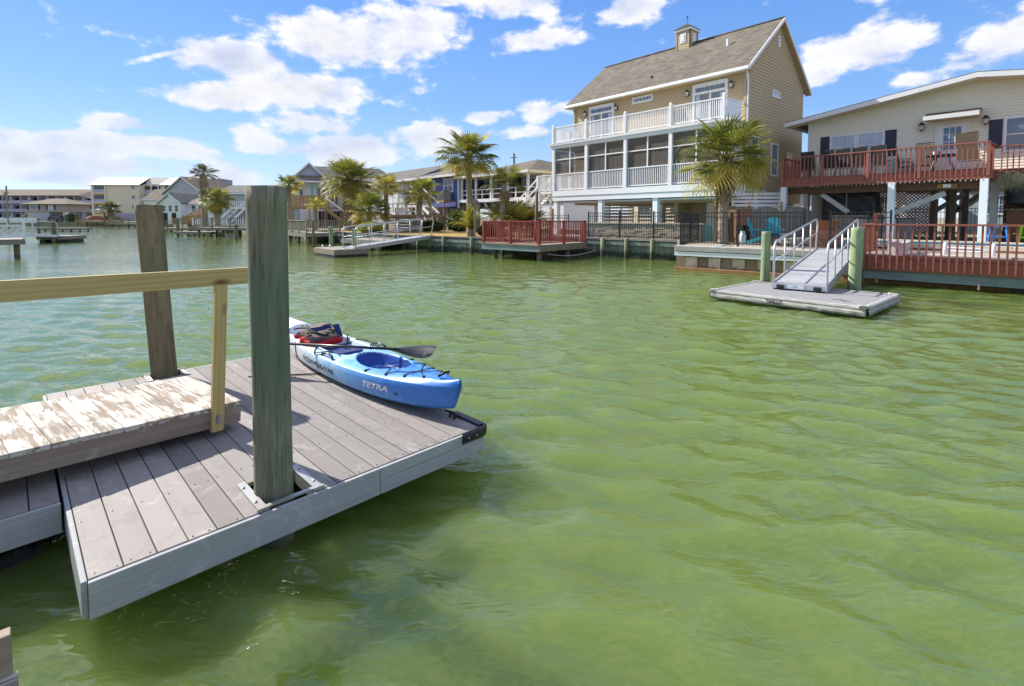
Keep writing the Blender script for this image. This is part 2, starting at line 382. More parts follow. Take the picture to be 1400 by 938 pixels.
def build_water():
    import numpy as np
    def axis(lo, hi, c0, c1, f, g):
        a = [c0]
        while a[-1] < c1: a.append(a[-1] + f)
        st = f
        while a[-1] < hi: st = min(st * g, 6.0); a.append(a[-1] + st)
        st = f; b = [c0]
        while b[-1] > lo: st = min(st * g, 6.0); b.append(b[-1] - st)
        return np.array(b[:0:-1] + a)
    xs = axis(-260, 90, -6, 7, .05, 1.018); ys = axis(-30, 260, .8, 13, .05, 1.018)
    X, Y = np.meshgrid(xs, ys); Zz = np.zeros_like(X)
    SX = np.broadcast_to(np.gradient(xs)[None, :], X.shape); SY = np.broadcast_to(np.gradient(ys)[:, None], X.shape); SS = np.maximum(SX, SY)
    rg = np.random.RandomState(11)
    for i in range(90):
        lam = .20 * (.90 / .20) ** rg.rand(); th = R(62) + rg.randn() * .50; k = 2 * np.pi / lam
        amp = .0044 * lam ** .85 * (.5 + rg.rand()); ph = rg.rand() * 6.28
        fade = np.clip((lam / SS - 3.0) / 3.0, 0, 1)
        arg = k * (np.cos(th) * X + np.sin(th) * Y) + ph + .5 * np.sin(.35 * X + .2 * Y + ph)
        Zz += amp * fade * np.sin(arg)
    nx, ny = len(xs), len(ys)
    co = np.stack([X, Y, Zz], -1).reshape(-1, 3)
    i, j = np.meshgrid(np.arange(nx - 1), np.arange(ny - 1)); a = (j * nx + i).ravel()
    quads = np.stack([a, a + 1, a + nx + 1, a + nx], -1)
    me = bpy.data.meshes.new('water'); me.vertices.add(len(co)); me.vertices.foreach_set('co', co.ravel())
    me.loops.add(quads.size); me.loops.foreach_set('vertex_index', quads.ravel())
    me.polygons.add(len(quads)); me.polygons.foreach_set('loop_start', np.arange(0, quads.size, 4)); me.polygons.foreach_set('loop_total', np.full(len(quads), 4))
    me.polygons.foreach_set('use_smooth', np.ones(len(quads), bool)); me.update(); me.validate(); me.materials.append(m_water)
    return struct(put('water', me))
build_water()

# ================================================================== FLOATING DOCK IN THE FOREGROUND
DK = .32                                     # deck height above the water
AX, AY = -1.991, 2.282                       # near corner; local x runs along the front edge, y along the planks
dock = thing('floating_dock', 'grey composite plank floating dock in the foreground carrying the kayak', 'dock', (AX, AY, 0), R(45))
PW = 2.46 / 18
for i in range(18):
    y0 = .40 if i in (6, 7) else .006
    y1 = 3.30 if i in (6, 7) else 3.50
    piece('plank', PW - .006, y1 - y0, .025, m_plank, dock, ((i + .5) * PW, (y0 + y1) / 2, DK - .025 + random.uniform(-.0012, .0012)), 0, .003)
# rim boards, the front one in two lengths with a groove near the far corner
piece('fascia_board', 1.52, .024, .180, m_fascia, dock, (.76, -.016, DK - .183), 0, .003)
piece('fascia_board', .935, .024, .100, m_fascia, dock, (1.52 + .472, -.0155, DK - .183), 0, .003)
piece('fascia_board', .935, .024, .078, m_fascia, dock, (1.52 + .472, -.0165, DK - .081), 0, .003)
piece('fascia_board', 3.50, .024, .180, m_fascia, dock, (-.014, 1.75, DK - .183), R(90), .003)
piece('fascia_board', 3.50, .024, .180, m_fascia, dock, (2.474, 1.75, DK - .183), R(90), .003)
piece('fascia_board', 2.46, .024, .180, m_fascia, dock, (1.23, 3.516, DK - .183), 0, .003)
mb = MB()
for x in (.2, 1.3, 2.0): mb.box(x, x + .35, .45, 3.1, -.05, DK - .03)
mb.build('float', m_black, dock)
mb = MB()
for x in (.05, .60, 1.20, 1.80, 2.40): mb.box(x - .02, x + .02, .02, 3.48, DK - .16, DK - .03)
mb.build('joist', m_oldwood, dock)
# galvanised hoops round the two piles
for hx0, hx1, hy0, hy1 in ((.80, 1.10, .03, .41), (.80, 1.10, 3.25, 3.53)):
    h = MB(); t = .012
    h.box(hx0 - .04, hx0, hy0, hy1, DK + .002, DK + t); h.box(hx1, hx1 + .04, hy0, hy1, DK + .002, DK + t)
    h.box(hx0, hx0 + .01, hy0, hy1, DK - .07, DK + t); h.box(hx1 - .01, hx1, hy0, hy1, DK - .07, DK + t)
    yy = hy0 if hy0 < 1 else hy1
    h.box(hx0 - .02, hx1 + .02, yy - .016, yy + .012, DK + .003, DK + .014)
    h.box(hx0 - .05, hx0 + .02, yy - .030, yy - .018, DK + .001, DK + .020); h.box(hx1 - .02, hx1 + .05, yy - .030, yy - .018, DK + .001, DK + .020)
    hp = h.build('pile_hoop', m_metal, dock)
    for bx, by in ((hx0 - .025, hy0 + .08), (hx0 - .025, hy1 - .08), (hx1 + .025, hy0 + .08), (hx1 + .025, hy1 - .08)):
        MB().lathe([(.010, 0), (.010, .006), (.004, .009)], 8).build('bolt', m_bolt, hp, (bx, by, DK + t))
# screws along the planks
sm = MB().lathe([(.0045, 0), (.0045, .0012), (.002, .0018)], 6).mesh('screw', m_black)
mb = MB()
for i in range(18):
    for y in (.03, .62, 1.22, 1.80, 2.40, 3.0, 3.46):
        if i in (6, 7) and (y < .45 or y > 3.2): continue
        for dx in (.028, PW - .030):
            if random.random() < .8: mb.lathe([(.005, 0), (.005, .0014), (.002, .002)], 6, (i * PW + dx + random.uniform(-.006, .006), y + random.uniform(-.008, .008), DK + .0008))
mb.build('screw_heads', m_black, dock, kind='stuff')
# black vinyl bumper round the corner
b = MB()
prof = [(0, .02), (.016, .018), (.028, .006), (.030, -.012), (.027, -.04), (.012, -.065), (0, -.07)]
def bump_run(path):
    vs = []; fs = []; n = len(prof)
    for (px, py, nx, ny) in path:
        for o, z in prof: vs.append((px + nx * o, py + ny * o, DK + z))
    for i in range(len(path) - 1):
        for k in range(n - 1): fs.append((i * n + k, (i + 1) * n + k, (i + 1) * n + k + 1, i * n + k + 1))
    fs.append(tuple(range(n))); fs.append(tuple(reversed(range((len(path) - 1) * n, len(path) * n)))); b.add(vs, fs)
bump_run([(2.24, -.0285, 0, -1), (2.42, -.0285, 0, -1), (2.46, -.027, .38, -.92), (2.486, 0, .92, -.38), (2.487, .05, 1, 0), (2.487, .36, 1, 0)])
b.box(2.44, 2.486, .0, .36, DK + .002, DK + .022)
bo = b.build('corner_bumper', m_black, dock, smooth=False)
for x in (2.28, 2.36): MB().lathe([(.008, 0), (.008, .004), (.003, .006)], 8).build('bolt', m_metal, bo, (x, -.062, DK - .02)).rotation_euler = (R(90), 0, 0)
cl = MB(); cl.tube([(2.40, .40, DK + .045), (2.40, .30, DK + .05), (2.40, .20, DK + .045)], [.008, .012, .008], 8); cl.tube([(2.40, .33, DK), (2.40, .33, DK + .05)], .010, 6); cl.tube([(2.40, .27, DK), (2.40, .27, DK + .05)], .010, 6)
cl.build('dock_cleat', m_blackiron, dock, smooth=True)

# lower finger that joins from the left
fing = thing('finger_dock', 'short grey plank dock section joining from the left beneath the ramp', 'dock', (AX, AY, 0), R(45))
for i in range(14):
    piece('plank', PW - .006, 1.55, .025, m_plank, fing, (-.04 - (i + .5) * PW, .985 + .775, DK - .027 + random.uniform(-.001, .001)), 0, .003)
piece('fascia_board', 1.95, .024, .180, m_fascia, fing, (-.04 - .975, .966, DK - .187), 0, .003)
piece('fascia_board', 1.95, .024, .180, m_fascia, fing, (-.04 - .975, 2.55, DK - .187), 0, .003)
mb = MB()
mb.box(-1.9, -.12, 1.05, 2.5, -.05, DK - .04); mb.build('float', m_black, fing)

def weed(name, cx, cy, z, lx, ly, n, seed):
    rr = random.Random(seed); m = MB()
    for i in range(n):
        x = cx + rr.uniform(-lx, lx); y = cy + rr.uniform(-ly, ly); l = rr.uniform(.02, .07); a = rr.uniform(0, 6.28); w = rr.uniform(.015, .05)
        m.add([(x, y, z), (x + w * math.cos(a), y + w * math.sin(a), z), (x + rr.uniform(-.02, .02), y + rr.uniform(-.02, .02), z - l)], [(0, 1, 2)])
    return m
m_weed = plain('barnacle_growth', (.018, .014, .008), .9, .5, 20)
weed('growth', -.55, 1.02, .12, .5, .05, 420, 3).build('growth', m_weed, fing, kind='stuff')

# ------------------------------------------------------------------ ramp lying on the dock
ramp = thing('dock_ramp', 'low wooden ramp with peeling white boards lying across the dock', 'ramp', (-2.186, 3.986, DK + .06))
ramp.rotation_euler = (0, R(2.9), R(52))          # skewed to the dock and rising towards the shore
RZ0, RZ1 = 0.0, .131
piece('side_beam', 3.9, .038, RZ1 - RZ0, m_oldwood, ramp, (-1.95, .019, RZ0), 0, .004)
piece('side_beam', 3.9, .038, RZ1 - RZ0, m_oldwood, ramp, (-1.95, 1.03, RZ0), 0, .004)
piece('end_beam', .97, .038, RZ1 - RZ0 - .006, m_oldwood, ramp, (-.025, .525, RZ0 + .002), R(90), .004)
x = .005
wid = [.185, .19, .06, .15, .19, .185, .05, .14, .19, .19, .055, .18, .19, .18, .19, .19, .19, .19, .19, .19, .19]
for w in wid:
    if x - w < -3.85: break
    o = piece('ramp_board', 1.06, w - .0025, .034, m_peel, ramp, (x - w / 2, .525 + random.uniform(-.008, .008), RZ1 + .001), R(90), .004)
    o.rotation_euler = (random.uniform(-.004, .004), random.uniform(-.004, .004), R(90) + random.uniform(-.002, .002)); x -= w
rp = piece('railing_post', .088, .040, 1.13, m_pine_z, ramp, (-.185, -.022, -.02), 0, .003)
for zz in (.075, .115): MB().lathe([(.017, 0), (.017, .004), (.010, .004), (.010, .012)], 10).build('bolt', m_bolt, rp, (.0, -.020, zz)).rotation_euler = (R(90), 0, 0)
MB().lathe([(.024, 0), (.024, .004), (.014, .004), (.014, .016)], 6).build('bolt', m_bolt, rp, (.0, -.020, .095)).rotation_euler = (R(90), 0, 0)
piece('railing_post', .088, .040, 1.03, m_pine_z, ramp, (-2.6, -.022, -.02), 0, .003)
piece('top_rail', 4.2, .040, .130, m_pine, ramp, (-1.98, .019, 1.052), 0, .004, (0, R(-1.6), 0))

# ------------------------------------------------------------------ piles
def pile(name, label, base, top, r0, r1, mat, group=None, z0=-1.2, cat='piling', lumps=.006, seed=1, chamfer=0):
    rr = random.Random(seed); n = 40; base = Vector(base); top = Vector(top); vs = []; fs = []; nz = 34
    ax = (top - base) / (top.z - base.z); zs = [z0 + (top.z - z0) * i / nz for i in range(nz + 1)]
    for i, z in enumerate(zs):
        c = base + ax * (z - base.z); t = (z - z0) / (top.z - z0); r = r0 + (r1 - r0) * t
        for k in range(n):
            a = 2 * math.pi * k / n
            q = r + lumps * mnoise.noise(Vector((math.cos(a) * 1.6, math.sin(a) * 1.6, z * .8 + seed))) + lumps * .45 * mnoise.noise(Vector((math.cos(a) * 7, math.sin(a) * 7, z * .5 + seed * 3)))
            vs.append((c.x + q * math.cos(a) - base.x, c.y + q * math.sin(a) - base.y, c.z + (mnoise.noise(Vector((math.cos(a) * 3, math.sin(a) * 3, seed))) * .006 if i == nz else 0)))
    for i in range(nz):
        for k in range(n):
            k2 = (k + 1) % n; fs.append((i * n + k, i * n + k2, (i + 1) * n + k2, (i + 1) * n + k))
    o = len(vs); vs.append((top.x - base.x, top.y - base.y, top.z + .004))
    for k in range(n): fs.append((nz * n + k, nz * n + (k + 1) % n, o))
    m = MB(); m.add(vs, fs); ob = m.build(name, mat, None, (base.x, base.y, 0))
    ob.data.polygons.foreach_set('use_smooth', [len(p.vertices) == 4 for p in ob.data.polygons])
    return tag(ob, label, cat, group)
pile('wooden_pile', 'thick green weathered round pile rising through the near dock edge', (-1.482, 3.065, 0), (-1.500, 3.09, 2.205), .109, .115, m_pile, seed=5, lumps=.008)
pile('wooden_pile', 'brown weathered pile at the back edge of the dock behind the ramp', (-3.745, 5.38, 0), (-3.955, 5.50, 2.155), .118, .124, m_pile2, seed=9, lumps=.009)

# short post at the lower left corner of the view
sp = thing('dock_post', 'short grey wooden post with pale cap at the bottom left corner', 'post', (-1.70, 1.575, 0))
piece('shaft', .05, .05, .50, m_oldwood, sp, (-.02, .05, .12), R(45), .004)
piece('cap_block', .11, .08, .16, m_peel, sp, (.005, .0, .32), R(45), .006)

# ================================================================== KAYAK
def kayak_material():
    s = NodeMat('kayak_plastic'); tc = N(s.t, 'ShaderNodeTexCoord'); sp = N(s.t, 'ShaderNodeSeparateXYZ'); s.L(tc.outputs['Object'], sp.inputs[0])
    n = s.noise(s.coords((1, 1.4, 1.4), False), 4.5, 6, .62, .6); n2 = s.noise(s.coords((1, 1, 1), False), 14, 4, .6)
    x = math_n(s.t, 'ADD', sp.outputs[0], math_n(s.t, 'MULTIPLY', math_n(s.t, 'SUBTRACT', n, .5), 1.5))
    r = N(s.t, 'ShaderNodeValToRGB'); s.L(s.rng(x, -1.8, 1.8), r.inputs[0]); cr = r.color_ramp
    cr.elements[0].position = .0; cr.elements[0].color = (.66, .70, .72, 1); cr.elements[1].position = 1; cr.elements[1].color = (.035, .17, .54, 1)
    for p, c in ((.33, (.64, .70, .75, 1)), (.49, (.40, .60, .76, 1)), (.64, (.12, .36, .68, 1)), (.82, (.045, .21, .60, 1))):
        e = cr.elements.new(p); e.color = c
    col = s.mix(s.rng(n2, .55, .75, 0, .22), r.outputs[0], (.55, .60, .62))
    s.bump(n2, .05, .004); return s.done(col, .36, 0, .45)
m_kayak = kayak_material()
m_well = plain('kayak_blue_liner', (.018, .085, .38), .45, .3, 5, pv=0)
m_cord = plain('black_cord', (.012, .012, .014), .7, .2, 30, pv=0)
m_redfab = plain('red_fabric', (.42, .012, .020), .85, .25, 12, pv=.05)
m_greyfab = plain('taupe_fabric', (.16, .12, .11), .9, .35, 14, pv=.05, bump=.3)
m_navyfab = plain('navy_fabric', (.018, .035, .15), .85, .3, 10, pv=.05)
m_letter_d = plain('dark_lettering', (.015, .018, .03), .5, .1, 10, pv=0)
m_letter_w = plain('white_lettering', (.75, .76, .74), .5, .08, 10, pv=0)
def text_mesh(body, size, shear=0.0, bold=0.0):
    c = bpy.data.curves.new('lettering', 'FONT'); c.body = body; c.size = size; c.shear = shear; c.offset = bold; c.resolution_u = 2; c.fill_mode = 'FRONT'
    o = bpy.data.objects.new('lettering', c); COL.objects.link(o); dg = bpy.context.evaluated_depsgraph_get(); dg.update()
    me = bpy.data.meshes.new_from_object(o.evaluated_get(dg)); bpy.data.objects.remove(o); bpy.data.curves.remove(c)
    bm = bmesh.new(); bm.from_mesh(me); bmesh.ops.subdivide_edges(bm, edges=[e for e in bm.edges if e.calc_length() > size * .12], cuts=3); bmesh.ops.triangulate(bm, faces=bm.faces[:]); bm.to_mesh(me); bm.free()
    return me
KL = 1.83
def k_b(x):
    t = abs(x / KL); p = 2.15 if x > 0 else 2.3
    return .315 * max(1 - t ** p, 0) ** .85 + .020
def k_g(x): t = x / KL; return .235 + (.070 * t ** 2.2 if t > 0 else .085 * abs(t) ** 2.2)
def k_k(x): t = x / KL; return (.105 * max(t, 0) ** 3.2) + (.06 * max(-t, 0) ** 3.5)
def k_side(x, v, sgn):
    """point on the hull side: v 0 keel .. 1 gunwale"""
    b = k_b(x); g = k_g(x); k = k_k(x)
    pr = [(0, 0), (.40, .015), (.74, .075), (.90, .20), (.965, .42), (.99, .66), (1.0, .86), (.975, 1.0)]
    f = v * (len(pr) - 1); i = min(int(f), len(pr) - 2); f -= i
    y = pr[i][0] + (pr[i + 1][0] - pr[i][0]) * f; z = pr[i][1] + (pr[i + 1][1] - pr[i][1]) * f
    stem = .0
    if x > 1.3: stem = ((x - 1.3) / .53) ** 2 * .085 * (1 - z)          # raked stem
    return Vector((x - stem, sgn * y * b, k + z * (g - k)))
def smooth(a, b, x):
    t = min(max((x - a) / (b - a), 0), 1); return t * t * (3 - 2 * t)
def well(x, y):
    """depth of the moulded wells in the deck"""
    d = 0
    q = ((x - .62) / .40) ** 2 + (y / .205) ** 2; d = max(d, .12 * (1 - smooth(.62, 1.05, q)))        # foot well hatch
    if -.62 < x < .22:
        w = .215 - .05 * smooth(.0, .2, x); q = smooth(-.62, -.52, x) * (1 - smooth(.06, .2, x)) * (1 - smooth(w - .05, w, abs(y))); d = max(d, .11 * q)
    q = smooth(-1.42, -1.34, x) * (1 - smooth(-.80, -.72, x)) * (1 - smooth(.17, .215, abs(y))); d = max(d, .10 * q)
    q = smooth(.98, 1.04, x) * (1 - smooth(1.50, 1.58, x)) * (1 - smooth(.35 * k_b(x), .60 * k_b(x), abs(y))); d = max(d, .018 * q)
    return d
def k_deck(x, u):
    b = k_b(x); g = k_g(x); y = u * b * .975; crown = .050 + .015 * smooth(.9, 1.6, x)
    z = g + crown * (1 - abs(u) ** 2.6) - well(x, y) * (1 if b > .1 else 0)
    if x > 1.55: z -= .012 * math.sin((x - 1.55) / .28 * math.pi) * (1 - u * u)
    return Vector((x, y, z))
kay = thing('kayak', 'white and blue sit-on-top kayak lying along the right edge of the dock', 'kayak', (AX + (2.385 - 1.98) * .70711, AY + (2.385 + 1.98) * .70711, DK + .006), R(-45.6))
def build_kayak():
    nx, nv, nu = 300, 22, 90; xs = [-KL + 2 * KL * i / nx for i in range(nx + 1)]
    m = MB(); vs = []; fs = []; ring = []
    for x in xs:
        row = [k_side(x, 1 - i / nv, -1) for i in range(nv)] + [k_side(x, i / nv, 1) for i in range(nv + 1)]
        row += [k_deck(x, 1 - 2 * i / nu) for i in range(1, nu)]
        vs += row; ring = len(row)
    for i in range(nx):
        for k in range(ring):
            k2 = (k + 1) % ring; fs.append((i * ring + k, i * ring + k2, (i + 1) * ring + k2, (i + 1) * ring + k))
    fs.append(tuple(range(ring))); fs.append(tuple(reversed(range(nx * ring, (nx + 1) * ring))))
    m.add(vs, fs); o = m.build('hull', m_kayak, kay, smooth=True)
    # wells moulded in deep blue
    o.data.materials.append(m_well)
    for pl_ in o.data.polygons:
        c = pl_.center
        if pl_.normal.z > .05 and c.z > k_g(c.x) - .13 and ((c.x - .62) / .40) ** 2 + (c.y / .205) ** 2 < 1.0 and well(c.x, c.y) > .010: pl_.material_index = 1
    # seat and backrest
    st = MB(); st.box(-.50, -.12, -.17, .17, k_g(-.3) - .075, k_g(-.3) - .015); st.build('seat', m_navyfab, kay)
    bk = MB(); bk.plate([(-.58, -.18, .22), (-.58, .18, .22), (-.70, .17, .42), (-.70, -.17, .42)], .035); bk.build('seat_back', m_navyfab, kay)
    for sgn in (-1, 1):
        h = MB(); a = k_deck(.02, sgn * .92); h.tube([a + Vector((.12, 0, 0)), a + Vector((.11, 0, .035)), a + Vector((-.02, 0, .045)), a + Vector((-.12, 0, .03)), a + Vector((-.13, 0, 0))], .011, 8); h.build('side_handle', m_black, kay, smooth=True)
    t = MB(); p = k_deck(1.66, 0); t.tube([p + Vector((-.06, -.05, .012)), p + Vector((-.01, -.02, .045)), p + Vector((-.01, .02, .045)), p + Vector((-.06, .05, .012))], .012, 8); t.build('bow_handle', m_black, kay, smooth=True)
    # bungee net on the fore deck
    def cord(pts, r=.0042, name='bungee_cord'):
        q = MB(); out = []
        for (x0, u0), (x1, u1) in zip(pts[:-1], pts[1:]):
            for i in range(7):
                f = i / 6; x = x0 + (x1 - x0) * f; u = u0 + (u1 - u0) * f
                p = k_deck(x, u); pa = k_deck(x0, u0); pb = k_deck(x1, u1); z = max(p.z + .008, pa.z + (pb.z - pa.z) * f + .012)
                out.append((p.x, p.y, z))
        q.tube(out, r, 6); q.build(name, m_cord, kay, smooth=True)
    cord([(1.02, -.84), (1.45, .60)]); cord([(1.02, .84), (1.45, -.60)]); cord([(.74, -.90), (1.02, .84)]); cord([(.74, .90), (1.02, -.84)])
    cord([(.74, -.90), (.74, .90)]); cord([(1.24, -.74), (1.24, .74)])
    for x, u in ((.74, .90), (1.02, .84), (1.24, .74), (1.45, .60)):
        for sgn in (-1, 1):
            p = k_deck(x, u * sgn); MB().lathe([(.014, 0), (.014, .010), (.007, .016)], 8).build('pad_eye', m_black, kay, tuple(p))
    # loose straps of the seat
    for sgn in (-1, 1):
        q = MB(); pts = []
        for i in range(14):
            f = i / 13; x = -.62 + .75 * f; u = sgn * (.80 - .22 * math.sin(f * 9)); p = k_deck(x, u); pts.append((p.x, p.y, p.z + .016 + .012 * math.sin(f * 14 + sgn)))
        q.tube(pts, .007, 6); q.build('seat_strap', m_cord, kay, smooth=True)
    q = MB(); pts = [k_side(-.86, v, -1) + Vector((0, -.004, 0)) for v in (.45, .6, .75, .9, 1.0)]; q.tube(pts, .005, 6); q.build('tie_line', m_cord, kay, smooth=True)
    # lettering follows the hull side
    def letter(body, size, x0, v0, vs_, mat, name, shear=0, bold=0, flip=False):
        me = text_mesh(body, size, shear, bold)
        for v in me.vertices:
            x = x0 + v.co.x; p = k_side(x, v0 + v.co.y * vs_, -1); v.co = p + Vector((0, -.0035, .0005))
        me.materials.clear(); me.materials.append(mat); put(name, me, kay)
    letter('TETRA', .125, .72, .62, 1.55, m_letter_w, 'lettering', .35, .004)
    letter('12', .055, 1.16, .585, 1.6, m_letter_d, 'lettering', .3, .002)
    letter('OCEAN', .100, -.60, .60, 2.0, m_letter_d, 'lettering', .25, .002)
    letter('KAYAK', .100, -.12, .60, 2.0, m_letter_d, 'lettering', .25, .002)
    # wave mark between the two words
    w = MB(); pts = []
    for i in range(12):
        f = i / 11; x = -.175 + .035 * math.sin(f * 6.28); p = k_side(x, .58 + .18 * f, -1); pts.append(p + Vector((0, -.004, 0)))
    w.tube(pts, [.004 + .006 * math.sin(math.pi * i / 11) for i in range(12)], 5); w.build('wave_mark', m_letter_d, kay)
build_kayak()

# ------------------------------------------------------------------ paddle across the kayak
def E1(e1, e2, z): return Vector((AX + (e1 - e2) * .70711, AY + (e1 + e2) * .70711, z))
pad = thing('paddle', 'black bladed kayak paddle resting across the kayak cockpit', 'paddle')
pa = E1(1.70, 2.83, .648); pb = E1(2.80, 1.08, .672)
d = (pb - pa).normalized(); MB().tube([pa + d * .40, pb - d * .40], .0145, 12).build('shaft', m_black, pad, smooth=True)
def blade(c0, d, name, tilt):
    sd = d.cross(Vector((0, 0, 1))).normalized(); up = sd.cross(d)
    sd2 = sd * math.cos(tilt) + up * math.sin(tilt); up2 = up * math.cos(tilt) - sd * math.sin(tilt)
    m = MB(); n = 12; vs = []; fs = []
    for i in range(n + 1):
        f = i / n; w = .016 + .062 * math.sin(min(f * 1.25, 1) * math.pi / 2) ** 1.3; w *= 1 if f < .85 else 1 - (f - .85) * 1.8
        for u in (-1, -.5, 0, .5, 1):
            sh = (.03 if u > 0 else 0) * (f > .8)
            vs.append(c0 + d * (f * .46 - sh * abs(u)) + sd2 * (u * w) + up2 * (.012 * (1 - u * u) - .02 * math.sin(f * math.pi)))
    k = len(vs); vs += [v - up2 * .007 for v in vs]
    for i in range(n):
        for j in range(4):
            a = i * 5 + j; fs.append((a, a + 1, a + 6, a + 5)); fs.append((k + a + 5, k + a + 6, k + a + 1, k + a))
    edge = [i * 5 for i in range(n + 1)] + [n * 5 + j for j in range(1, 5)] + [i * 5 + 4 for i in range(n - 1, -1, -1)] + [3, 2, 1]
    for i in range(len(edge)):
        a, b2 = edge[i], edge[(i + 1) % len(edge)]; fs.append((b2, a, k + a, k + b2))
    m.add(vs, fs); return m.build(name, m_blade, pad, smooth=False)
m_blade = plain('black_blade', (.020, .022, .030), .35, .3, 5, pv=0)
blade(pb - d * .46, d, 'blade', R(-40)); blade(pa + d * .42, -d, 'blade', R(-30))

# ------------------------------------------------------------------ life vest on the stern
vest = thing('life_vest', 'folded red and taupe life vest lying on the stern of the kayak', 'life vest', E1(2.30, 2.66, .585), R(-40))
def cushion(dx, dy, dz, mat, name, loc, rot, seed, par):
    bm = bmesh.new(); bmesh.ops.create_cube(bm, size=1); bmesh.ops.subdivide_edges(bm, edges=bm.edges[:], cuts=7, use_grid_fill=True)
    for v in bm.verts:
        p = v.co.copy(); q = 1 - .55 * max(abs(p.x), abs(p.y)) ** 2 * 2.2
        v.co = Vector((p.x * dx, p.y * dy, p.z * dz * max(q, .35)))
        v.co += Vector((0, 0, 1)) * min(.030, dz * .3) * mnoise.noise(v.co * 12 + Vector((seed, 0, 0))); v.co.x += .025 * mnoise.noise(v.co * 9 + Vector((0, seed, 0)))
    me = bpy.data.meshes.new(name); bm.to_mesh(me); bm.free(); me.materials.append(mat)
    me.polygons.foreach_set('use_smooth', [True] * len(me.polygons)); return put(name, me, par, loc, 0, None, rot)
cushion(.30, .36, .085, m_redfab, 'vest_panel', (.10, -.02, .03), (R(6), R(10), R(8)), 1, vest)
cushion(.30, .34, .075, m_greyfab, 'vest_panel', (.05, .00, .085), (R(-4), R(12), R(-6)), 2, vest)
cushion(.22, .26, .080, m_redfab, 'vest_panel', (-.24, .02, .05), (R(3), R(-6), R(15)), 3, vest)
cushion(.26, .30, .075, m_greyfab, 'vest_panel', (-.16, .04, .105), (R(8), R(-8), R(20)), 4, vest)
for i in range(6):
    m = MB(); rr = random.Random(i + 20); pts = []
    for k in range(11):
        f = k / 10; pts.append((-.28 + .5 * f + rr.uniform(-.012, .012), -.15 + .05 * i + .06 * math.sin(f * 5 + i), .125 + .022 * math.sin(f * 7 + i * 2)))
    m.tube(pts, .011, 6); m.build('webbing_strap', m_cord, vest, smooth=True)
ro = MB(); ro.tube([E1(1.55, 2.70, DK + .008), E1(1.75, 2.56, DK + .008), E1(1.95, 2.40, DK + .008), E1(2.13, 2.25, DK + .012), E1(2.2, 2.2, DK + .05)], .007, 6)
tag(ro.build('mooring_rope', m_cord, smooth=True), 'thin dark rope lying on the planks between pile and kayak', 'rope')

# ================================================================== SHORE, BULKHEADS, GENERIC BUILDERS
UA = R(-49.0); UX, UY = math.cos(UA), math.sin(UA); NX, NY = -UY, UX       # u runs along the fronts of the houses, n inland
def fr(p0, x, y): return (p0[0] + UX * x + NX * y, p0[1] + UY * x + NY * y)
GZ = .84
m_sand = plain('sandy_ground', (.28, .235, .16), .95, .3, .8, bump=.4, pv=0)
def lawn_mat(name, a, b):
    s = NodeMat(name); n = s.noise(s.coords((1, 1, 1), False), 1.1, 5, .65); f = s.noise(s.coords((1, 1, 1), False), 40, 3, .7)
    col = s.mix(s.rng(math_n(s.t, 'ADD', math_n(s.t, 'MULTIPLY', n, .6), math_n(s.t, 'MULTIPLY', f, .4)), .35, .65), a, b); s.bump(f, .8, .03); return s.done(col, .95, 0, .1)
m_lawn = lawn_mat('dormant_lawn', (.30, .19, .06), (.47, .33, .13))
m_grass = lawn_mat('far_grass', (.16, .17, .05), (.36, .30, .12))
m_pave = plain('patio_paving', (.40, .34, .28), .85, .2, 3, bump=.2, pv=0)
m_white = plain('white_paint', (.76, .77, .78), .5, .10, 2.5, pv=.03)
m_vinyl = plain('white_vinyl', (.80, .80, .81), .38, .06, 3, pv=.02)
m_trim = plain('white_trim', (.74, .74, .74), .5, .08, 3, pv=.02)
m_red = plain('red_stain', (.31, .055, .045), .62, .25, 6, pv=.12, stretch=(3, 3, .8))
m_brick = plain('redwood_stain', (.31, .100, .068), .62, .28, 6, pv=.12, stretch=(3, 3, .8))
m_teal = plain('weathered_teal_board', (.22, .28, .28), .8, .4, 3, pv=.12, bump=.3, stretch=(.6, 4, 4))
m_sheet = plain('green_grey_sheet', (.22, .26, .22), .85, .5, 3, pv=.25, bump=.3, stretch=(4, 4, .7), damp=.28)
m_greywood = plain('grey_wood', (.27, .24, .20), .85, .35, 5, pv=.2, bump=.35, stretch=(3, 3, 1))
m_tanwood = plain('tan_deck_wood', (.40, .26, .12), .75, .3, 5, pv=.2, bump=.2, stretch=(3, 3, 1))
m_orangewood = plain('orange_wood', (.50, .25, .06), .7, .2, 5, pv=.12)
m_brownwood = plain('brown_wood', (.15, .075, .038), .75, .35, 5, pv=.15, bump=.2)
m_conc = plain('concrete_cap', (.46, .43, .39), .9, .3, 3, bump=.4, pv=.04)
m_panel = plain('beige_sheet_panel', (.56, .47, .38), .8, .4, 2.5, pv=.12, bump=.2, damp=.14)
m_rust = plain('rust_stained_beam', (.38, .20, .08), .9, .5, 4, pv=.1, bump=.4)
m_glass = glass('window_glass'); m_glass_b = glass('blue_window_glass', (.10, .14, .20))
m_curtain = plain('curtained_pane', (.42, .47, .54), .12, .25, 1.5, pv=.1, spec=.7)
m_dark = plain('dark_recess', (.030, .028, .026), .8, .4, 1.5, pv=.1)

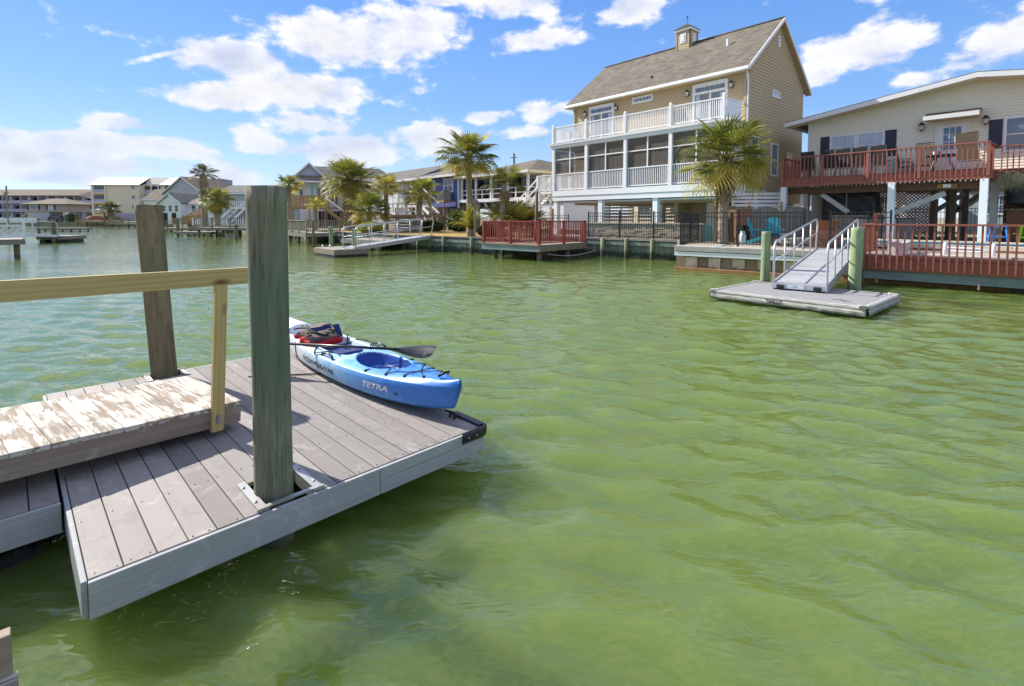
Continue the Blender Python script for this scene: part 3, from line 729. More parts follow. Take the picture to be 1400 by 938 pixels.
# the land on the far side of the canal, one sheet with its bank
def land(name, poly, z, mat):
    m = MB(); m.prism(poly, -1.5, z); return struct(m.build(name, mat))
land('ground', [(-86, 122), (-48, 79), (-7.5, 32.75), (.30, 26.2), (2.15, 28.25), (8.2, 23.2), (6.45, 19.75), (14.0, 13.41), (24, 5.0), (70, -33), (900, -200), (900, 1500), (-900, 1500), (-900, 118), (-140, 118)], GZ, m_sand)
land('near_bank', [(-4.45, .55), (-62, 45), (-150, 110), (-300, 110), (-300, -60), (10, -60), (10, -12), (3, -4.5), (-1.2, -1.0)], .7, m_sand)
land('lawn', [(-7.35, 32.75), (-.2, 26.75), (1.0, 28.4), (-1.5, 36), (-7, 44), (-15, 48), (-17, 44)], GZ + .02, m_lawn)
land('bounce_slab', [(3.2, 28.2), (8.3, 23.6), (10.4, 26.0), (19, 33), (12, 42), (-.5, 31.5)], GZ + .025, m_conc)  # pale sheet added to bounce light into the tan house's open ground level
land('far_lawn', [(-150, 119), (-86.5, 123), (-74, 118), (-66, 150), (-150, 150)], GZ + .03, m_grass)

def run(p, q):
    p = Vector((p[0], p[1], 0)); q = Vector((q[0], q[1], 0)); d = q - p; return p, d.length, math.atan2(d.y, d.x)
def bulkhead(label, p, q, ztop, mat, capmat, pilemat, step=.30, pile_step=2.3, name='bulkhead', seed=1):
    p, L_, a = run(p, q); t = thing(name, label, 'seawall', p, a); rr = random.Random(seed)
    n = int(L_ / step)
    for i in range(n):
        piece('sheet_plank', L_ / n - .012, .05, ztop + .8, mat, t, ((i + .5) * L_ / n, rr.uniform(-.012, .012), -.85))
    piece('cap_board', L_ + .1, .32, .06, capmat, t, (L_ / 2, .02, ztop - .02))
    piece('waler', L_, .09, .16, mat, t, (L_ / 2, -.075, ztop - .30))
    k = int(L_ / pile_step)
    pm = MB().tube([(0, 0, -1), (0, 0, ztop + .04)], [.11, .10], 12).mesh('pile', pilemat, True)
    for i in range(k + 1): put('pile', pm, t, (min(i * pile_step + .15, L_), -.22, 0))
    return t
bulkhead('green stained plank seawall below the golden lawn', (-7.5, 32.7), (.30, 26.15), GZ + .03, m_sheet, m_greywood, m_pile_olive, seed=2)
bulkhead('algae stained plank seawall under the black fence of the tan house', (2.6, 27.85), (8.2, 23.15), GZ + .08, m_sheet, m_greywood, m_pile_olive, seed=3, pile_step=1.35)
def vinyl_bulkhead():
    p, L_, a = run((6.42, 19.72), (13.6, 13.70)); t = thing('concrete_bulkhead', 'concrete capped seawall with beige recessed panels beside the aluminium gangway', 'seawall', p, a)
    piece('cap', L_, .55, .20, m_conc, t, (L_ / 2, .10, GZ - .12), 0, .015)
    piece('waler', L_, .10, .16, m_vinyl, t, (L_ / 2, -.10, GZ - .30)); piece('toe_beam', L_, .16, .12, m_rust, t, (L_ / 2, -.16, -.02))
    n = int(L_ / .42)
    for i in range(n):
        out = i % 2; piece('sheet_panel', L_ / n - .006, .05, 1.5, m_panel, t, ((i + .5) * L_ / n, -.02 if out else .10, -1.0))
    # short return wall on the left
    piece('return_wall', 3.4, .12, 1.6, m_sheet, t, (1.1, 1.72, -.95), R(98))
    piece('return_cap', 3.4, .40, .14, m_conc, t, (1.12, 1.72, GZ - .07), R(98))
vinyl_bulkhead()

def fence(label, pts, z0, h=1.28, step=.115, group=None, gate=None, pm=.035):
    """black metal picket fence through the points"""
    o = pts[0]; t = thing('picket_fence', label, 'fence', (o[0], o[1], z0), 0, group)
    for a, b in zip(pts[:-1], pts[1:]):
        a = Vector((a[0] - o[0], a[1] - o[1], 0)); b = Vector((b[0] - o[0], b[1] - o[1], 0)); L_ = (b - a).length; an = math.atan2((b - a).y, (b - a).x); d = (b - a) / L_
        np_ = max(1, round(L_ / 1.85))
        for i in range(np_ + 1):
            po = piece('post', .055, .055, h + .06, m_blackiron, t, tuple(a + d * (L_ * i / np_)), an)
        for z in (.10, h - .20, h - .035): piece('rail', L_, .028, .030, m_blackiron, t, tuple(a + d * L_ / 2 + Vector((0, 0, z))), an)
        n = int(L_ / step)
        for i in range(1, n): piece('picket', .016, .016, h - .06, m_blackiron, t, tuple(a + d * (L_ * i / n) + Vector((0, 0, .05))), an)
    return t
def railing(t, p, q, zb, zt, mat, post_xs=None, step=.12, bw=.035, top=(.09, .04), post=.09, post_up=.06, low=None, mid=False, name='railing'):
    """railing between two points of a thing: posts, rails and every baluster"""
    p = Vector(p); q = Vector(q); L_ = (q - p).length; a = math.atan2((q - p).y, (q - p).x)
    r = put(name, None, t, p, a)
    piece('top_rail', L_, top[0], top[1], mat, r, (L_ / 2, 0, zt - top[1]))
    if low is not None: piece('bottom_rail', L_, top[0] * .55, top[1], mat, r, (L_ / 2, 0, low))
    for x in (post_xs if post_xs is not None else (0, L_)): piece('post', post, post, zt - zb + post_up, mat, r, (x, 0, zb - .0))
    n = int(L_ / step); z0 = low + top[1] if low is not None else zb
    for i in range(1, n): piece('baluster', bw, bw, zt - top[1] - z0, mat, r, (L_ * i / n, 0, z0))
    return r
def window(t, x0, x1, z0, z1, y, mat, frame, cols=2, rows=2, side=None, fw=.09, mw=.028, proud=.05, mid=False):
    """framed window on a front wall (side None) or on the right hand wall (side = x of that wall)"""
    w, h = x1 - x0, z1 - z0
    base = put('window', None, t, ((x0 + x1) / 2, y, z0) if side is None else (side, (x0 + x1) / 2, z0), 0 if side is None else R(90))
    piece('glass', w - fw, .02, h - fw, mat, base, (0, -.012, fw / 2))
    for sx in (-1, 1): piece('frame', fw, proud * 2, h, frame, base, (sx * (w / 2 - fw / 2), 0, 0))
    piece('frame', w - 2 * fw, proud * 2, fw, frame, base, (0, 0, 0)); piece('frame', w - 2 * fw, proud * 2, fw, frame, base, (0, 0, h - fw))
    for i in range(1, cols): piece('muntin', mw if not (mid and i == cols // 2) else fw, .03, h - 2 * fw, frame, base, (-w / 2 + w * i / cols, -.030, fw))
    for j in range(1, rows): piece('muntin', w - 2 * fw, .028, mw, frame, base, (0, -.031, h * j / rows - mw / 2))
    return base
def siding(t, x0, x1, z0, z1, y, mat, exp=.16, name='siding', side=None, topline=None, back=False):
    """lapped boards: a saw-tooth sheet with real laps; topline(x) trims a gable"""
    m = MB(); n = max(1, round((z1 - z0) / exp)); e = (z1 - z0) / n
    for i in range(n):
        za, zb = z0 + i * e, z0 + (i + 1) * e; xa, xb = x0, x1
        if topline:
            r = topline((za + zb) / 2)
            if r is None: continue
            xa, xb = max(x0, r[0]), min(x1, r[1])
            if xb - xa < .02: continue
        if side is None: m.add([(xa, y - .022, za), (xb, y - .022, za), (xb, y, zb), (xa, y, zb), (xa, y + .02, za), (xb, y + .02, za)], [(0, 1, 2, 3), (4, 5, 1, 0)])
        else: m.add([(side + .022, xa, za), (side + .022, xb, za), (side, xb, zb), (side, xa, zb), (side - .02, xa, za), (side - .02, xb, za)], [(0, 1, 2, 3), (4, 5, 1, 0)])
    return m.build(name, mat, t, kind='stuff')
def shingle_mat(name, a, b, scale=1.0):
    s = NodeMat(name); tc = N(s.t, 'ShaderNodeTexCoord'); v = s.coords((1, 1, 1), False)
    bk = N(s.t, 'ShaderNodeTexBrick'); s.L(tc.outputs['UV'], bk.inputs[0]); bk.inputs['Scale'].default_value = 1.0 / scale; bk.inputs['Brick Width'].default_value = .32; bk.inputs['Row Height'].default_value = .15
    bk.inputs['Mortar Size'].default_value = .006; bk.inputs['Mortar Smooth'].default_value = .3; bk.inputs['Bias'].default_value = 0; bk.offset = .5
    bk.inputs['Color1'].default_value = rgba(a); bk.inputs['Color2'].default_value = rgba(b); bk.inputs['Mortar'].default_value = rgba(tuple(x * .45 for x in a))
    n = s.noise(v, 1.3, 5, .6); f = s.noise(v, 30, 3, .7)
    col = s.mix(s.rng(f, .3, .7, 0, .35), bk.outputs[0], tuple(x * .6 for x in a)); col = s.mix(s.rng(n, .45, .7, 0, .35), col, tuple(x * 1.25 for x in b))
    s.bump(math_n(s.t, 'ADD', bk.outputs[1], math_n(s.t, 'MULTIPLY', f, -.7)), -.45, .02); return s.done(col, .92, 0, .15)
def roof_slab(t, quad, thick, mat, name='roof'):
    """roof plane from its four or three corners (eave, eave, ridge, ridge), UVs in metres"""
    q = [Vector(p) for p in quad]; m = MB(); m.plate(q, thick); me = m.mesh(name, mat)
    ux = (q[1] - q[0]).normalized(); nn = (q[1] - q[0]).cross(q[2] - q[0]).normalized(); uy = nn.cross(ux)
    uv = me.uv_layers.new(name='UVMap')
    for lp in me.loops:
        d = me.vertices[lp.vertex_index].co - q[0]; uv.data[lp.index].uv = (d.dot(ux), d.dot(uy))
    return put(name, me, t)
m_shingle = shingle_mat('taupe_shingles', (.135, .115, .092), (.215, .188, .152))
m_shingle_g = shingle_mat('grey_shingles', (.12, .11, .105), (.20, .185, .175))
m_shingle_b = shingle_mat('brown_shingles', (.15, .12, .09), (.26, .21, .16))
m_tan = plain('tan_siding', (.50, .385, .225), .7, .10, 1.5, pv=.02, stretch=(.5, .5, 6))
m_tan_p = plain('tan_wall', (.47, .36, .21), .75, .12, 1.5, pv=.02)
m_cream = plain('cream_siding', (.76, .71, .57), .6, .08, 1.5, pv=.02, stretch=(.5, .5, 6))
m_navy = plain('navy_shutter', (.028, .030, .052), .5, .2, 6, pv=.06)
def screen_material():
    s = NodeMat('insect_screen'); tr = N(s.t, 'ShaderNodeBsdfTransparent'); tr.inputs[0].default_value = (.80, .79, .78, 1)
    df = N(s.t, 'ShaderNodeBsdfDiffuse'); df.inputs[0].default_value = (.24, .21, .19, 1); mx = N(s.t, 'ShaderNodeMixShader'); mx.inputs[0].default_value = .34
    s.L(tr.outputs[0], mx.inputs[1]); s.L(df.outputs[0], mx.inputs[2]); s.L(mx.outputs[0], s.t.nodes['Material Output'].inputs[0]); return s.m
m_screen = screen_material()
m_lamp = plain('lamp_metal', (.03, .03, .032), .4, .2, 5, pv=0); m_lampglass = plain('lamp_glass', (.55, .53, .48), .2, .1, 5, pv=0)
def wall_lamp(t, x, y, z, s=1.0):
    l = put('wall_lamp', None, t, (x, y, z)); MB().box(-.05 * s, .05 * s, -.04, 0, .02, .16 * s).build('bracket', m_lamp, l)
    MB().lathe([(.02 * s, .30 * s), (.10 * s, .20 * s), (.11 * s, .17 * s)], 8, (0, -.13 * s, 0)).build('cap', m_lamp, l)
    MB().lathe([(.05 * s, 0), (.085 * s, .17 * s)], 8, (0, -.13 * s, 0)).build('lantern', m_lampglass, l)
    MB().lathe([(.02 * s, -.05 * s), (.06 * s, 0)], 8, (0, -.13 * s, 0)).build('finial', m_lamp, l)

# ================================================================== RIGHT HAND PROPERTY
RP = (13.2, 24.7)
m_brace = plain('grey_white_timber', (.42, .41, .39), .7, .2, 4)
def right_house():
    t = thing('cream_house', 'cream sided raised house with navy shutters and red upper deck on the right', 'house', (RP[0], RP[1], 0), UA)
    W0, W1, YW, PX, PZ, EZ = -.15, 13.2, 3.6, 6.53, 8.02, 6.93
    sl = (PZ - EZ) / (PX + 1.08)
    top = lambda z: (W0, W1) if z < EZ + sl * (W0 + 1.08) else ((PX - (PZ - z) / sl, PX + (PZ - z) / sl) if z < PZ else None)
    siding(t, W0, W1, 3.7, PZ, YW, m_cream, .125, 'front_siding', None, top)
    MB().box(W0 + .02, W1, YW + .03, 13, 3.7, 6.9).build('wall', m_cream, t)
    piece('corner_board', .11, .08, 3.2, m_trim, t, (W0 + .05, YW - .03, 3.75))
    y0, y1 = YW - .75, 13.6
    for s_, xa in ((-1, PX - 7.61), (1, PX + 7.61)):
        za = PZ + .12 - sl * 7.61
        q = [(xa, y0, za), (PX, y0, PZ + .12), (PX, y1, PZ + .12), (xa, y1, za)] if s_ < 0 else [(PX, y0, PZ + .12), (xa, y0, za), (xa, y1, za), (PX, y1, PZ + .12)]
        roof_slab(t, [(a, b, c + .03) for a, b, c in (q if s_ > 0 else q)], .05, m_shingle_b)
        f = MB(); f.plate([(xa, y0 - .02, za - .21), (PX, y0 - .02, PZ - .09), (PX, y0 - .02, PZ + .115), (xa, y0 - .02, za - .005)], .05, (0, -1, 0)); f.build('rake_board', m_trim, t)
        f = MB(); f.plate([(xa, y0, za - .19), (PX, y0, PZ - .07), (PX, YW, PZ - .07), (xa, YW, za - .19)], .03, (0, 0, 1)); f.build('soffit', m_cream, t)
    piece('eave_fascia', y1 - y0, .05, .20, m_trim, t, (-1.10, (y0 + y1) / 2, EZ - .07), R(90))
    # openings
    w = window(t, .87, 2.05, 4.95, 6.22, YW, m_curtain, m_trim, 3, 2); window(t, 2.06, 3.22, 4.95, 6.22, YW, m_curtain, m_trim, 3, 2)
    def shutter(x0, x1, z0, z1):
        s = put('shutter', None, t, ((x0 + x1) / 2, YW - .03, z0)); w_ = x1 - x0; h = z1 - z0
        piece('panel', w_, .03, h, m_navy, s, (0, 0, 0)); piece('raised_field', w_ - .14, .02, h * .42, m_navy, s, (0, -.022, .08)); piece('raised_field', w_ - .14, .02, h * .42, m_navy, s, (0, -.022, h * .52))
    shutter(.44, .86, 4.95, 6.20); shutter(3.24, 3.68, 4.95, 6.20); shutter(6.90, 7.32, 4.95, 6.16)
    window(t, 7.36, 9.4, 4.75, 6.22, YW, m_glass_b, m_trim, 2, 2, mw=.05, mid=False)
    d = put('front_door', None, t, (5.71, YW - .02, 3.92)); piece('leaf', 1.0, .05, 2.28, m_trim, d, (0, 0, 0))
    for sx in (-1, 1): piece('casing', .10, .09, 2.42, m_cream, d, (sx * .55, 0, 0))
    piece('casing', 1.2, .085, .10, m_cream, d, (0, 0, 2.30)); piece('glass', .60, .03, .98, m_glass_b, d, (0, -.02, 1.12))
    for i in range(1, 3): piece('muntin', .03, .03, .98, m_trim, d, (-.30 + .2 * i, -.035, 1.12)); piece('muntin', .60, .028, .03, m_trim, d, (0, -.036, 1.12 + .98 * i / 3))
    piece('knob', .05, .06, .05, m_lamp, d, (-.42, -.05, 1.02))
    a = put('door_awning', None, t, (5.71, YW - .02, 6.42))
    mb_ = MB(); mb_.plate([(-.94, -.70, .10), (.94, -.70, .10), (.94, 0, .32), (-.94, 0, .32)], .04); mb_.build('roof_plate', m_shingle_b, a)
    mb_ = MB(); mb_.box(-.94, .94, -.72, -.66, -.06, .12); mb_.build('fascia', m_trim, a); mb_ = MB(); mb_.box(-.93, .93, -.66, -.01, -.04, -.01); mb_.build('soffit', m_cream, a)
    wall_lamp(t, 4.63, YW - .02, 6.02, 1.2); wall_lamp(t, 6.80, YW - .02, 6.02, 1.2)
    # upper deck
    dk = put('upper_deck', None, t)
    for i in range(24): piece('deck_board', 7.35, .14, .03, m_brick, dk, (3.68, .08 + i * .147, 3.86))
    piece('fascia_board', 7.4, .05, .36, m_brick, dk, (3.68, -.03, 3.49)); piece('fascia_board', 3.6, .05, .36, m_brick, dk, (0, 1.8, 3.49), R(90)); piece('fascia_board', 1.05, .05, .36, m_brick, dk, (7.37, .5, 3.49), R(90))
    piece('fascia_board', 6.0, .05, .30, m_brick, dk, (10.4, 1.0, 3.52)); piece('deck_board', 6.0, 2.6, .05, m_brick, dk, (10.4, 2.3, 3.84))
    for x in (1.2, 2.4, 3.6, 4.8, 6.0, 7.1, 8.6, 10.1): piece('joist', .05, 3.4, .25, m_brownwood, dk, (x, 1.85, 3.58))
    piece('beam', 7.3, .16, .34, m_brownwood, dk, (3.68, .42, 3.13)); piece('beam', 7.3, .16, .30, m_brownwood, dk, (3.68, 3.0, 3.2))
    railing(t, (0, -.075, 0), (7.35, -.075, 0), 3.60, 4.88, m_brick, (0, 1.70, 3.47, 5.25, 7.31), .158, .038, (.13, .045), .10, .0)
    railing(t, (0, 3.5, 0), (0, .0, 0), 3.62, 4.88, m_brick, (0,), .158, .038, (.13, .045), .10, .0)
    railing(t, (7.42, .95, 0), (13.0, .95, 0), 3.66, 4.78, m_brick, (1.8, 3.6), .158, .038, (.13, .045), .10, .0)
    railing(t, (7.36, .0, 0), (7.36, .95, 0), 3.66, 4.82, m_brick, (), .158, .038, (.13, .045), .10, .0)
    for x, y in ((.05, .02), (4.34, .02), (7.22, .02), (.05, 3.0), (7.22, 3.0), (12.5, 1.2)): piece('support_post', .24, .24, 2.62, m_white, t, (x, y, .86), 0, .01)
    bl = MB()
    for i in range(46): bl.lathe([(.006, .0), (.020, -.03), (.014, -.055)], 6, (.1 + i * .157, -.10, 3.475 + .012 * math.sin(i * 1.3)))
    bl.build('string_light_bulbs', m_lampglass, t, kind='stuff')
    # storage room and lattice below
    sh = put('storage_room', None, t, (.2, 4.1, GZ)); MB().box(-.3, 1.7, .06, 2.5, 0, 2.5).build('wall', m_cream, sh); dd = piece('door', 1.0, .06, 2.15, m_greydoor, sh, (.75, 0, .02))
    for z in (.35, 1.55):
        h = MB(); h.plate([(0, 0, .0), (.28, 0, .07), (.28, 0, .11), (0, 0, .18)], .02, (0, -1, 0)); h.build('strap_hinge', m_lamp, sh, (.26, -.04, z))
    piece('lintel', 1.9, .12, .10, m_trim, sh, (.72, -.02, 2.42)); piece('door_jamb', .16, .10, 2.4, m_trim, sh, (1.42, 0, 0))
    lt = put('lattice_screen', None, t, (1.75, 3.4, GZ + .2))
    s_ = box_mesh(3.4, .012, .045, m_brownlat)
    for i in range(-9, 24):
        for sg in (-1, 1):
            x0 = i * .15
            # clip each lath to the panel
            pts = []
            a0, a1 = 0.0, 3.5
            z_at = lambda x: (x - x0) if sg > 0 else (2.3 - (x - x0))
            xs_ = sorted([max(a0, min(a1, x0 if sg > 0 else x0)), max(a0, min(a1, x0 + 2.3))])
            if xs_[1] - xs_[0] < .1: continue
            seg('lath', (xs_[0], .008 * sg, z_at(xs_[0])), (xs_[1], .008 * sg, z_at(xs_[1])), .012, .04, m_brownlat, lt)
    for p_, q_ in (((1.55, .5, 3.1), (2.65, .5, 2.25)), ((4.0, .6, 2.05), (6.0, .6, 3.0)), ((4.9, 4.6, 2.2), (6.1, 4.6, 3.1)), ((5.4, 6.5, 2.2), (6.4, 6.5, 3.1))): seg('brace', p_, q_, .12, .20, m_brace, t)
    for x, y in ((4.9, 5.2), (5.5, 5.0), (6.0, 5.6), (5.2, 3.6), (5.75, 4.2)): piece('inner_post', .22, .22, 2.7, m_greywood, t, (x, y, GZ))
    bw = put('back_wall', None, t, (9.9, 3.2, GZ))
    for i in range(9): piece('board', 4.8, .04, .29, m_brownwood, bw, (0, .0, .02 + i * .30))
    # street side seen through: a white post with raking braces
    yp = put('y_post', None, t, (5.14, 11.5, GZ)); piece('post', .26, .26, 2.6, m_white, yp, (0, 0, 0)); seg('brace', (0, 0, 1.6), (-1.1, 0, 2.6), .16, .18, m_white, yp); seg('brace', (0, 0, 1.6), (1.1, 0, 2.6), .16, .18, m_white, yp); piece('beam', 5, .2, .25, m_white, yp, (0, 0, 2.55))
    sg = put('hanging_sign', None, t, (6.09, .30, 3.19)); piece('board', .62, .03, .17, m_signwood, sg, (0, 0, 0)); piece('plaque', .24, .02, .13, m_trim, sg, (0, -.025, .02)); piece('flower', .12, .02, .12, m_redflower, sg, (-.22, -.025, .025)); piece('flower', .12, .02, .12, m_redflower, sg, (.22, -.025, .025))
    return t
m_greydoor = plain('grey_board_door', (.24, .24, .25), .7, .2, 4, pv=.05, stretch=(8, 8, .5)); m_brownlat = plain('brown_lattice', (.20, .12, .07), .8, .3, 6, pv=.1)
m_signwood = plain('sign_board', (.30, .20, .10), .7, .3, 8); m_redflower = plain('orange_flower', (.45, .14, .03), .7, .5, 25)
right_house()

# patio and pool behind the lower deck
land('patio', [(7.0, 19.95), (8.7, 22.9), (12.2, 27.5), (20, 33), (30, 22), (24, 6), (14.1, 13.75)], GZ + .06, m_pave)
def pool():
    t = thing('swimming_pool', 'turquoise swimming pool with pale coping below the red deck', 'pool', (RP[0], RP[1], 0), UA)
    x0, x1, y0, y1, z = 1.6, 12.0, -4.2, -.9, GZ + .24
    MB().box(x0, x1, y0, y1, GZ - .05, z - .10).build('water', m_pool, t)
    for i in range(26): piece('coping_stone', .395, .32, .14, m_coping, t, (x0 + .2 + i * .40, y0 - .15, z - .11), 0, .01); piece('coping_stone', .395, .32, .14, m_coping, t, (x0 + .2 + i * .40, y1 + .15, z - .11), 0, .01)
    for i in range(8): piece('coping_stone', .32, .395, .14, m_coping, t, (x0 - .15, y0 + .2 + i * .41, z - .11), 0, .01)
    piece('tile_band', x1 - x0, .02, .07, m_tile, t, ((x0 + x1) / 2, y1 - .01, z - .10))
    MB().box(x0 - .3, x1, y0 - .30, y1 + .3, GZ - .2, z - .13).build('shell', m_brickp, t)
m_pool = plain('pool_water', (.16, .42, .42), .05, .15, 1, pv=0, spec=.6); m_coping = plain('coping_stone', (.58, .50, .40), .8, .15, 4, pv=.08); m_tile = plain('blue_tile', (.05, .13, .22), .2, .4, 20, pv=0); m_brickp = plain('brick_paver', (.34, .17, .11), .85, .3, 8, pv=.1)
pool()

# lower red deck over the water
LD = (10.68, 15.30); LA = R(-43)
def lower_deck():
    t = thing('red_deck', 'brick red waterside deck with slatted railing at the right edge', 'deck', (LD[0], LD[1], 0), LA); L_ = 9.2
    for i in range(15): piece('deck_board', L_, .14, .035, m_brick, t, (L_ / 2, .10 + i * .147, .76))
    piece('fascia_board', L_, .045, .34, m_brick, t, (L_ / 2, .0, .44)); piece('fascia_board', 2.2, .045, .34, m_brick, t, (.0, 1.1, .44), R(90))
    piece('ledger_board', L_, .05, .10, m_brick, t, (L_ / 2, -.012, .80))
    piece('beam', L_, .20, .26, m_teal, t, (L_ / 2, .14, .17)); piece('beam', L_, .16, .20, m_teal, t, (L_ / 2, 1.6, .20))
    for x in (.35, 2.6, 5.0, 7.4): piece('bracket', .05, .16, .16, m_oldwood, t, (x, .06, .06))
    railing(t, (0, -.05, 0), (L_, -.05, 0), .50, 1.83, m_brick, (0.0,), .163, .045, (.14, .05), .11, .0)
    railing(t, (0, 2.1, 0), (0, .0, 0), .78, 1.83, m_brick, (0,), .163, .045, (.14, .05), .12, .32)
    for x in (.6, 4.2, 7.8):
        MB().tube([(x, .7, -1), (x, .7, .2)], .14, 14).build('pile', m_pile2, t, smooth=True)
lower_deck()

# ================================================================== RIGHT: FLOAT, GANGWAY, FURNITURE
m_wrap = plain('white_wrapped_edge', (.44, .425, .40), .55, .5, 5, pv=.05, bump=.35, stretch=(.7, 4, 4), damp=.05)
m_carpet = plain('grey_dock_carpet', (.27, .265, .265), .95, .14, 14, pv=.0, bump=.5)
FD = (7.02, 9.92)
fd = thing('swim_float', 'grey carpeted float with white wrapped edge at the foot of the aluminium gangway', 'dock', (FD[0], FD[1], 0), R(-49 + 180))
# local x runs from the near corner to the left, local y towards the camera's right is negative
MB().box(0, 3.22, -2.45, 0, .04, .235).build('deck', m_carpet, fd)
def edge(p, q, name):
    r = MB(); p = Vector(p); q = Vector(q); n = 26; vs = []; d = (q - p); s_ = d.cross(Vector((0, 0, 1))).normalized(); rr = random.Random(hash(name) % 99)
    pr = [(-.07, .245), (-.01, .252), (.035, .235), (.045, .20), (.035, .165), (.05, .13), (.05, .085), (.035, .05), (.0, .03)]
    for i in range(n + 1):
        for o, z in pr:
            k = mnoise.noise(Vector((i * .9, z * 30, p.x))) * .010; vs.append(p + d * (i / n) + s_ * (o + k) + Vector((0, 0, z + k * .6)))
    m_ = len(pr); fs = [(i * m_ + k, i * m_ + k + 1, (i + 1) * m_ + k + 1, (i + 1) * m_ + k) for i in range(n) for k in range(m_ - 1)]
    r.add(vs, fs); return r.build('wrapped_edge', m_wrap, fd)
edge((3.22, 0, 0), (0, 0, 0), 'a'); edge((0, 0, 0), (0, -2.45, 0), 'b'); edge((0, -2.45, 0), (3.22, -2.45, 0), 'c'); edge((3.22, -2.45, 0), (3.22, 0, 0), 'd')
MB().box(.12, 3.1, -2.35, -.12, -.25, .035).build('float', m_black, fd)
for x, y in ((.05, -.05), (.05, -2.39), (3.15, -.05), (3.15, -2.39)): cushion(.20, .20, .07, m_wrap, 'corner_pad', (x, y, .235), (0, 0, R(20)), x * 7 + y, fd)
cu = bpy.data.curves
def flat_text(body, size, mat, parent, loc, rot, name='lettering', bold=0.0):
    me = text_mesh(body, size, 0, bold); me.materials.clear(); me.materials.append(mat); return put(name, me, parent, loc, 0, None, rot)
flat_text('TWILLIT', .095, m_letter_d, fd, (1.90, .062, .10), (R(90), 0, R(180)), 'lettering', .004)
scr = MB()
for a in ((.42, -.55, .62, -.62), (.50, -.50, .66, -.72), (.60, -.66, .78, -.60)): scr.bar((a[0], a[1], .239), (a[2], a[3], .239), .02, .004)
scr.build('deck_mark', m_letter_d, fd)

pile('treated_pile', 'pale green round pile left of the aluminium gangway', (7.13, 14.15, 0), (7.13, 14.15, 1.62), .128, .118, m_pile_green, 'green piles holding the swim float', seed=21)
pile('treated_pile', 'pale green round pile right of the aluminium gangway with diagonal shadows', (8.74, 12.82, 0), (8.78, 12.82, 1.76), .150, .142, m_pile_green, 'green piles holding the swim float', seed=22)

def gangway(name, label, foot, head, w, rail_h, plank_mat, grp=None, bars=4, sign=False):
    """sloping metal gangway with bent tube handrails; foot and head are the middles of its two ends"""
    f = Vector(foot); h = Vector(head); d = h - f; L_ = math.hypot(d.x, d.y); a = math.atan2(d.y, d.x); sl = d.z / L_
    t = thing(name, label, 'gangway', f, a, grp)
    Z_ = lambda x: sl * x
    n = max(6, int(L_ / .33))
    for i in range(n):
        x0 = L_ * i / n; x1 = L_ * (i + 1) / n - .012
        m = MB(); m.add([(x0, -w / 2, Z_(x0)), (x1, -w / 2, Z_(x1)), (x1, w / 2, Z_(x1)), (x0, w / 2, Z_(x0)), (x0, -w / 2, Z_(x0) - .03), (x1, -w / 2, Z_(x1) - .03), (x1, w / 2, Z_(x1) - .03), (x0, w / 2, Z_(x0) - .03)],
              [(0, 1, 2, 3), (7, 6, 5, 4), (0, 4, 5, 1), (1, 5, 6, 2), (2, 6, 7, 3), (3, 7, 4, 0)]); m.build('deck_panel', plank_mat, t)
    for s_ in (-1, 1):
        m = MB(); y = s_ * (w / 2 + .02); m.bar((0, y, -.07), (L_, y, Z_(L_) - .07), .04, .20); m.build('side_beam', m_alu, t)
        pts = [(.03, y, -.1), (.03, y, rail_h - .22)]
        for k in range(1, 6): an = k / 5 * math.pi / 2; pts.append((.03 + .22 * (1 - math.cos(an)), y, rail_h - .22 + .22 * math.sin(an) + Z_(.22) * k / 5))
        pts += [(L_ * .5, y, rail_h + Z_(L_ * .5)), (L_ - .25, y, rail_h + Z_(L_ - .25))]
        for k in range(1, 6): an = k / 5 * math.pi * .62; pts.append((L_ - .25 + .22 * math.sin(an), y, rail_h - .22 + .22 * math.cos(an) + Z_(L_ - .1)))
        pts.append((L_ - .22, y, Z_(L_) + .02)); MB().tube(pts, .027, 10).build('handrail', m_alu, t, smooth=True)
        MB().tube([(.05, y, rail_h * .52), (L_ - .15, y, rail_h * .52 + Z_(L_))], .019, 8).build('mid_rail', m_alu, t, smooth=True)
        for i in range(1, bars + 1):
            x = L_ * i / (bars + 1); MB().tube([(x, y, Z_(x) - .1), (x, y, rail_h + Z_(x))], .021, 8).build('upright', m_alu, t, smooth=True)
    m = MB(); m.box(-.04, .02, -w / 2 - .04, w / 2 + .04, -.13, -.01); m.build('toe_plate', m_alu, t)
    for s_ in (-1, 1): MB().tube([(-.06, s_ * w * .36 - .08, -.08), (-.06, s_ * w * .36 + .08, -.08)], .045, 10).build('roller', m_black, t)
    if sign:
        p_ = piece('maker_plate', .015, .34, .085, m_plate, t, (-.05, .06, -.115)); flat_text('CMI', .075, m_navyl, p_, (-.010, .10, .018), (R(90), 0, R(-90)))
    return t
m_plate = plain('maker_plate', (.70, .74, .80), .4, .1, 5, pv=0); m_navyl = plain('navy_lettering', (.04, .09, .30), .4, .1, 5, pv=0)
m_aludeck = plain('ribbed_aluminium_deck', (.50, .50, .51), .45, .12, 3, metal=.3, pv=.06)
gangway('gangway', 'aluminium gangway with bent tube handrails leading down to the swim float', (6.95, 12.15, .40), (10.72, 16.62, .97), 1.10, 1.0, m_aludeck, None, 4, True)

fence('black picket fence along the concrete seawall in front of the nearest palm', [(6.72, 20.02), (10.0, 17.28)], GZ + .09)
fence('black picket gate section at the head of the aluminium gangway', [(11.1, 17.6), (12.3, 16.4)], GZ + .06, 1.3)
fence('black picket fence running inland beside the palm at the property line', [(6.72, 20.1), (8.5, 23.0)], GZ + .08)
fence('black picket fence far under the upper deck near the street', [fr(RP, 3.2, 6.2), fr(RP, 9.8, 6.2)], GZ + .02, 1.6, .14)

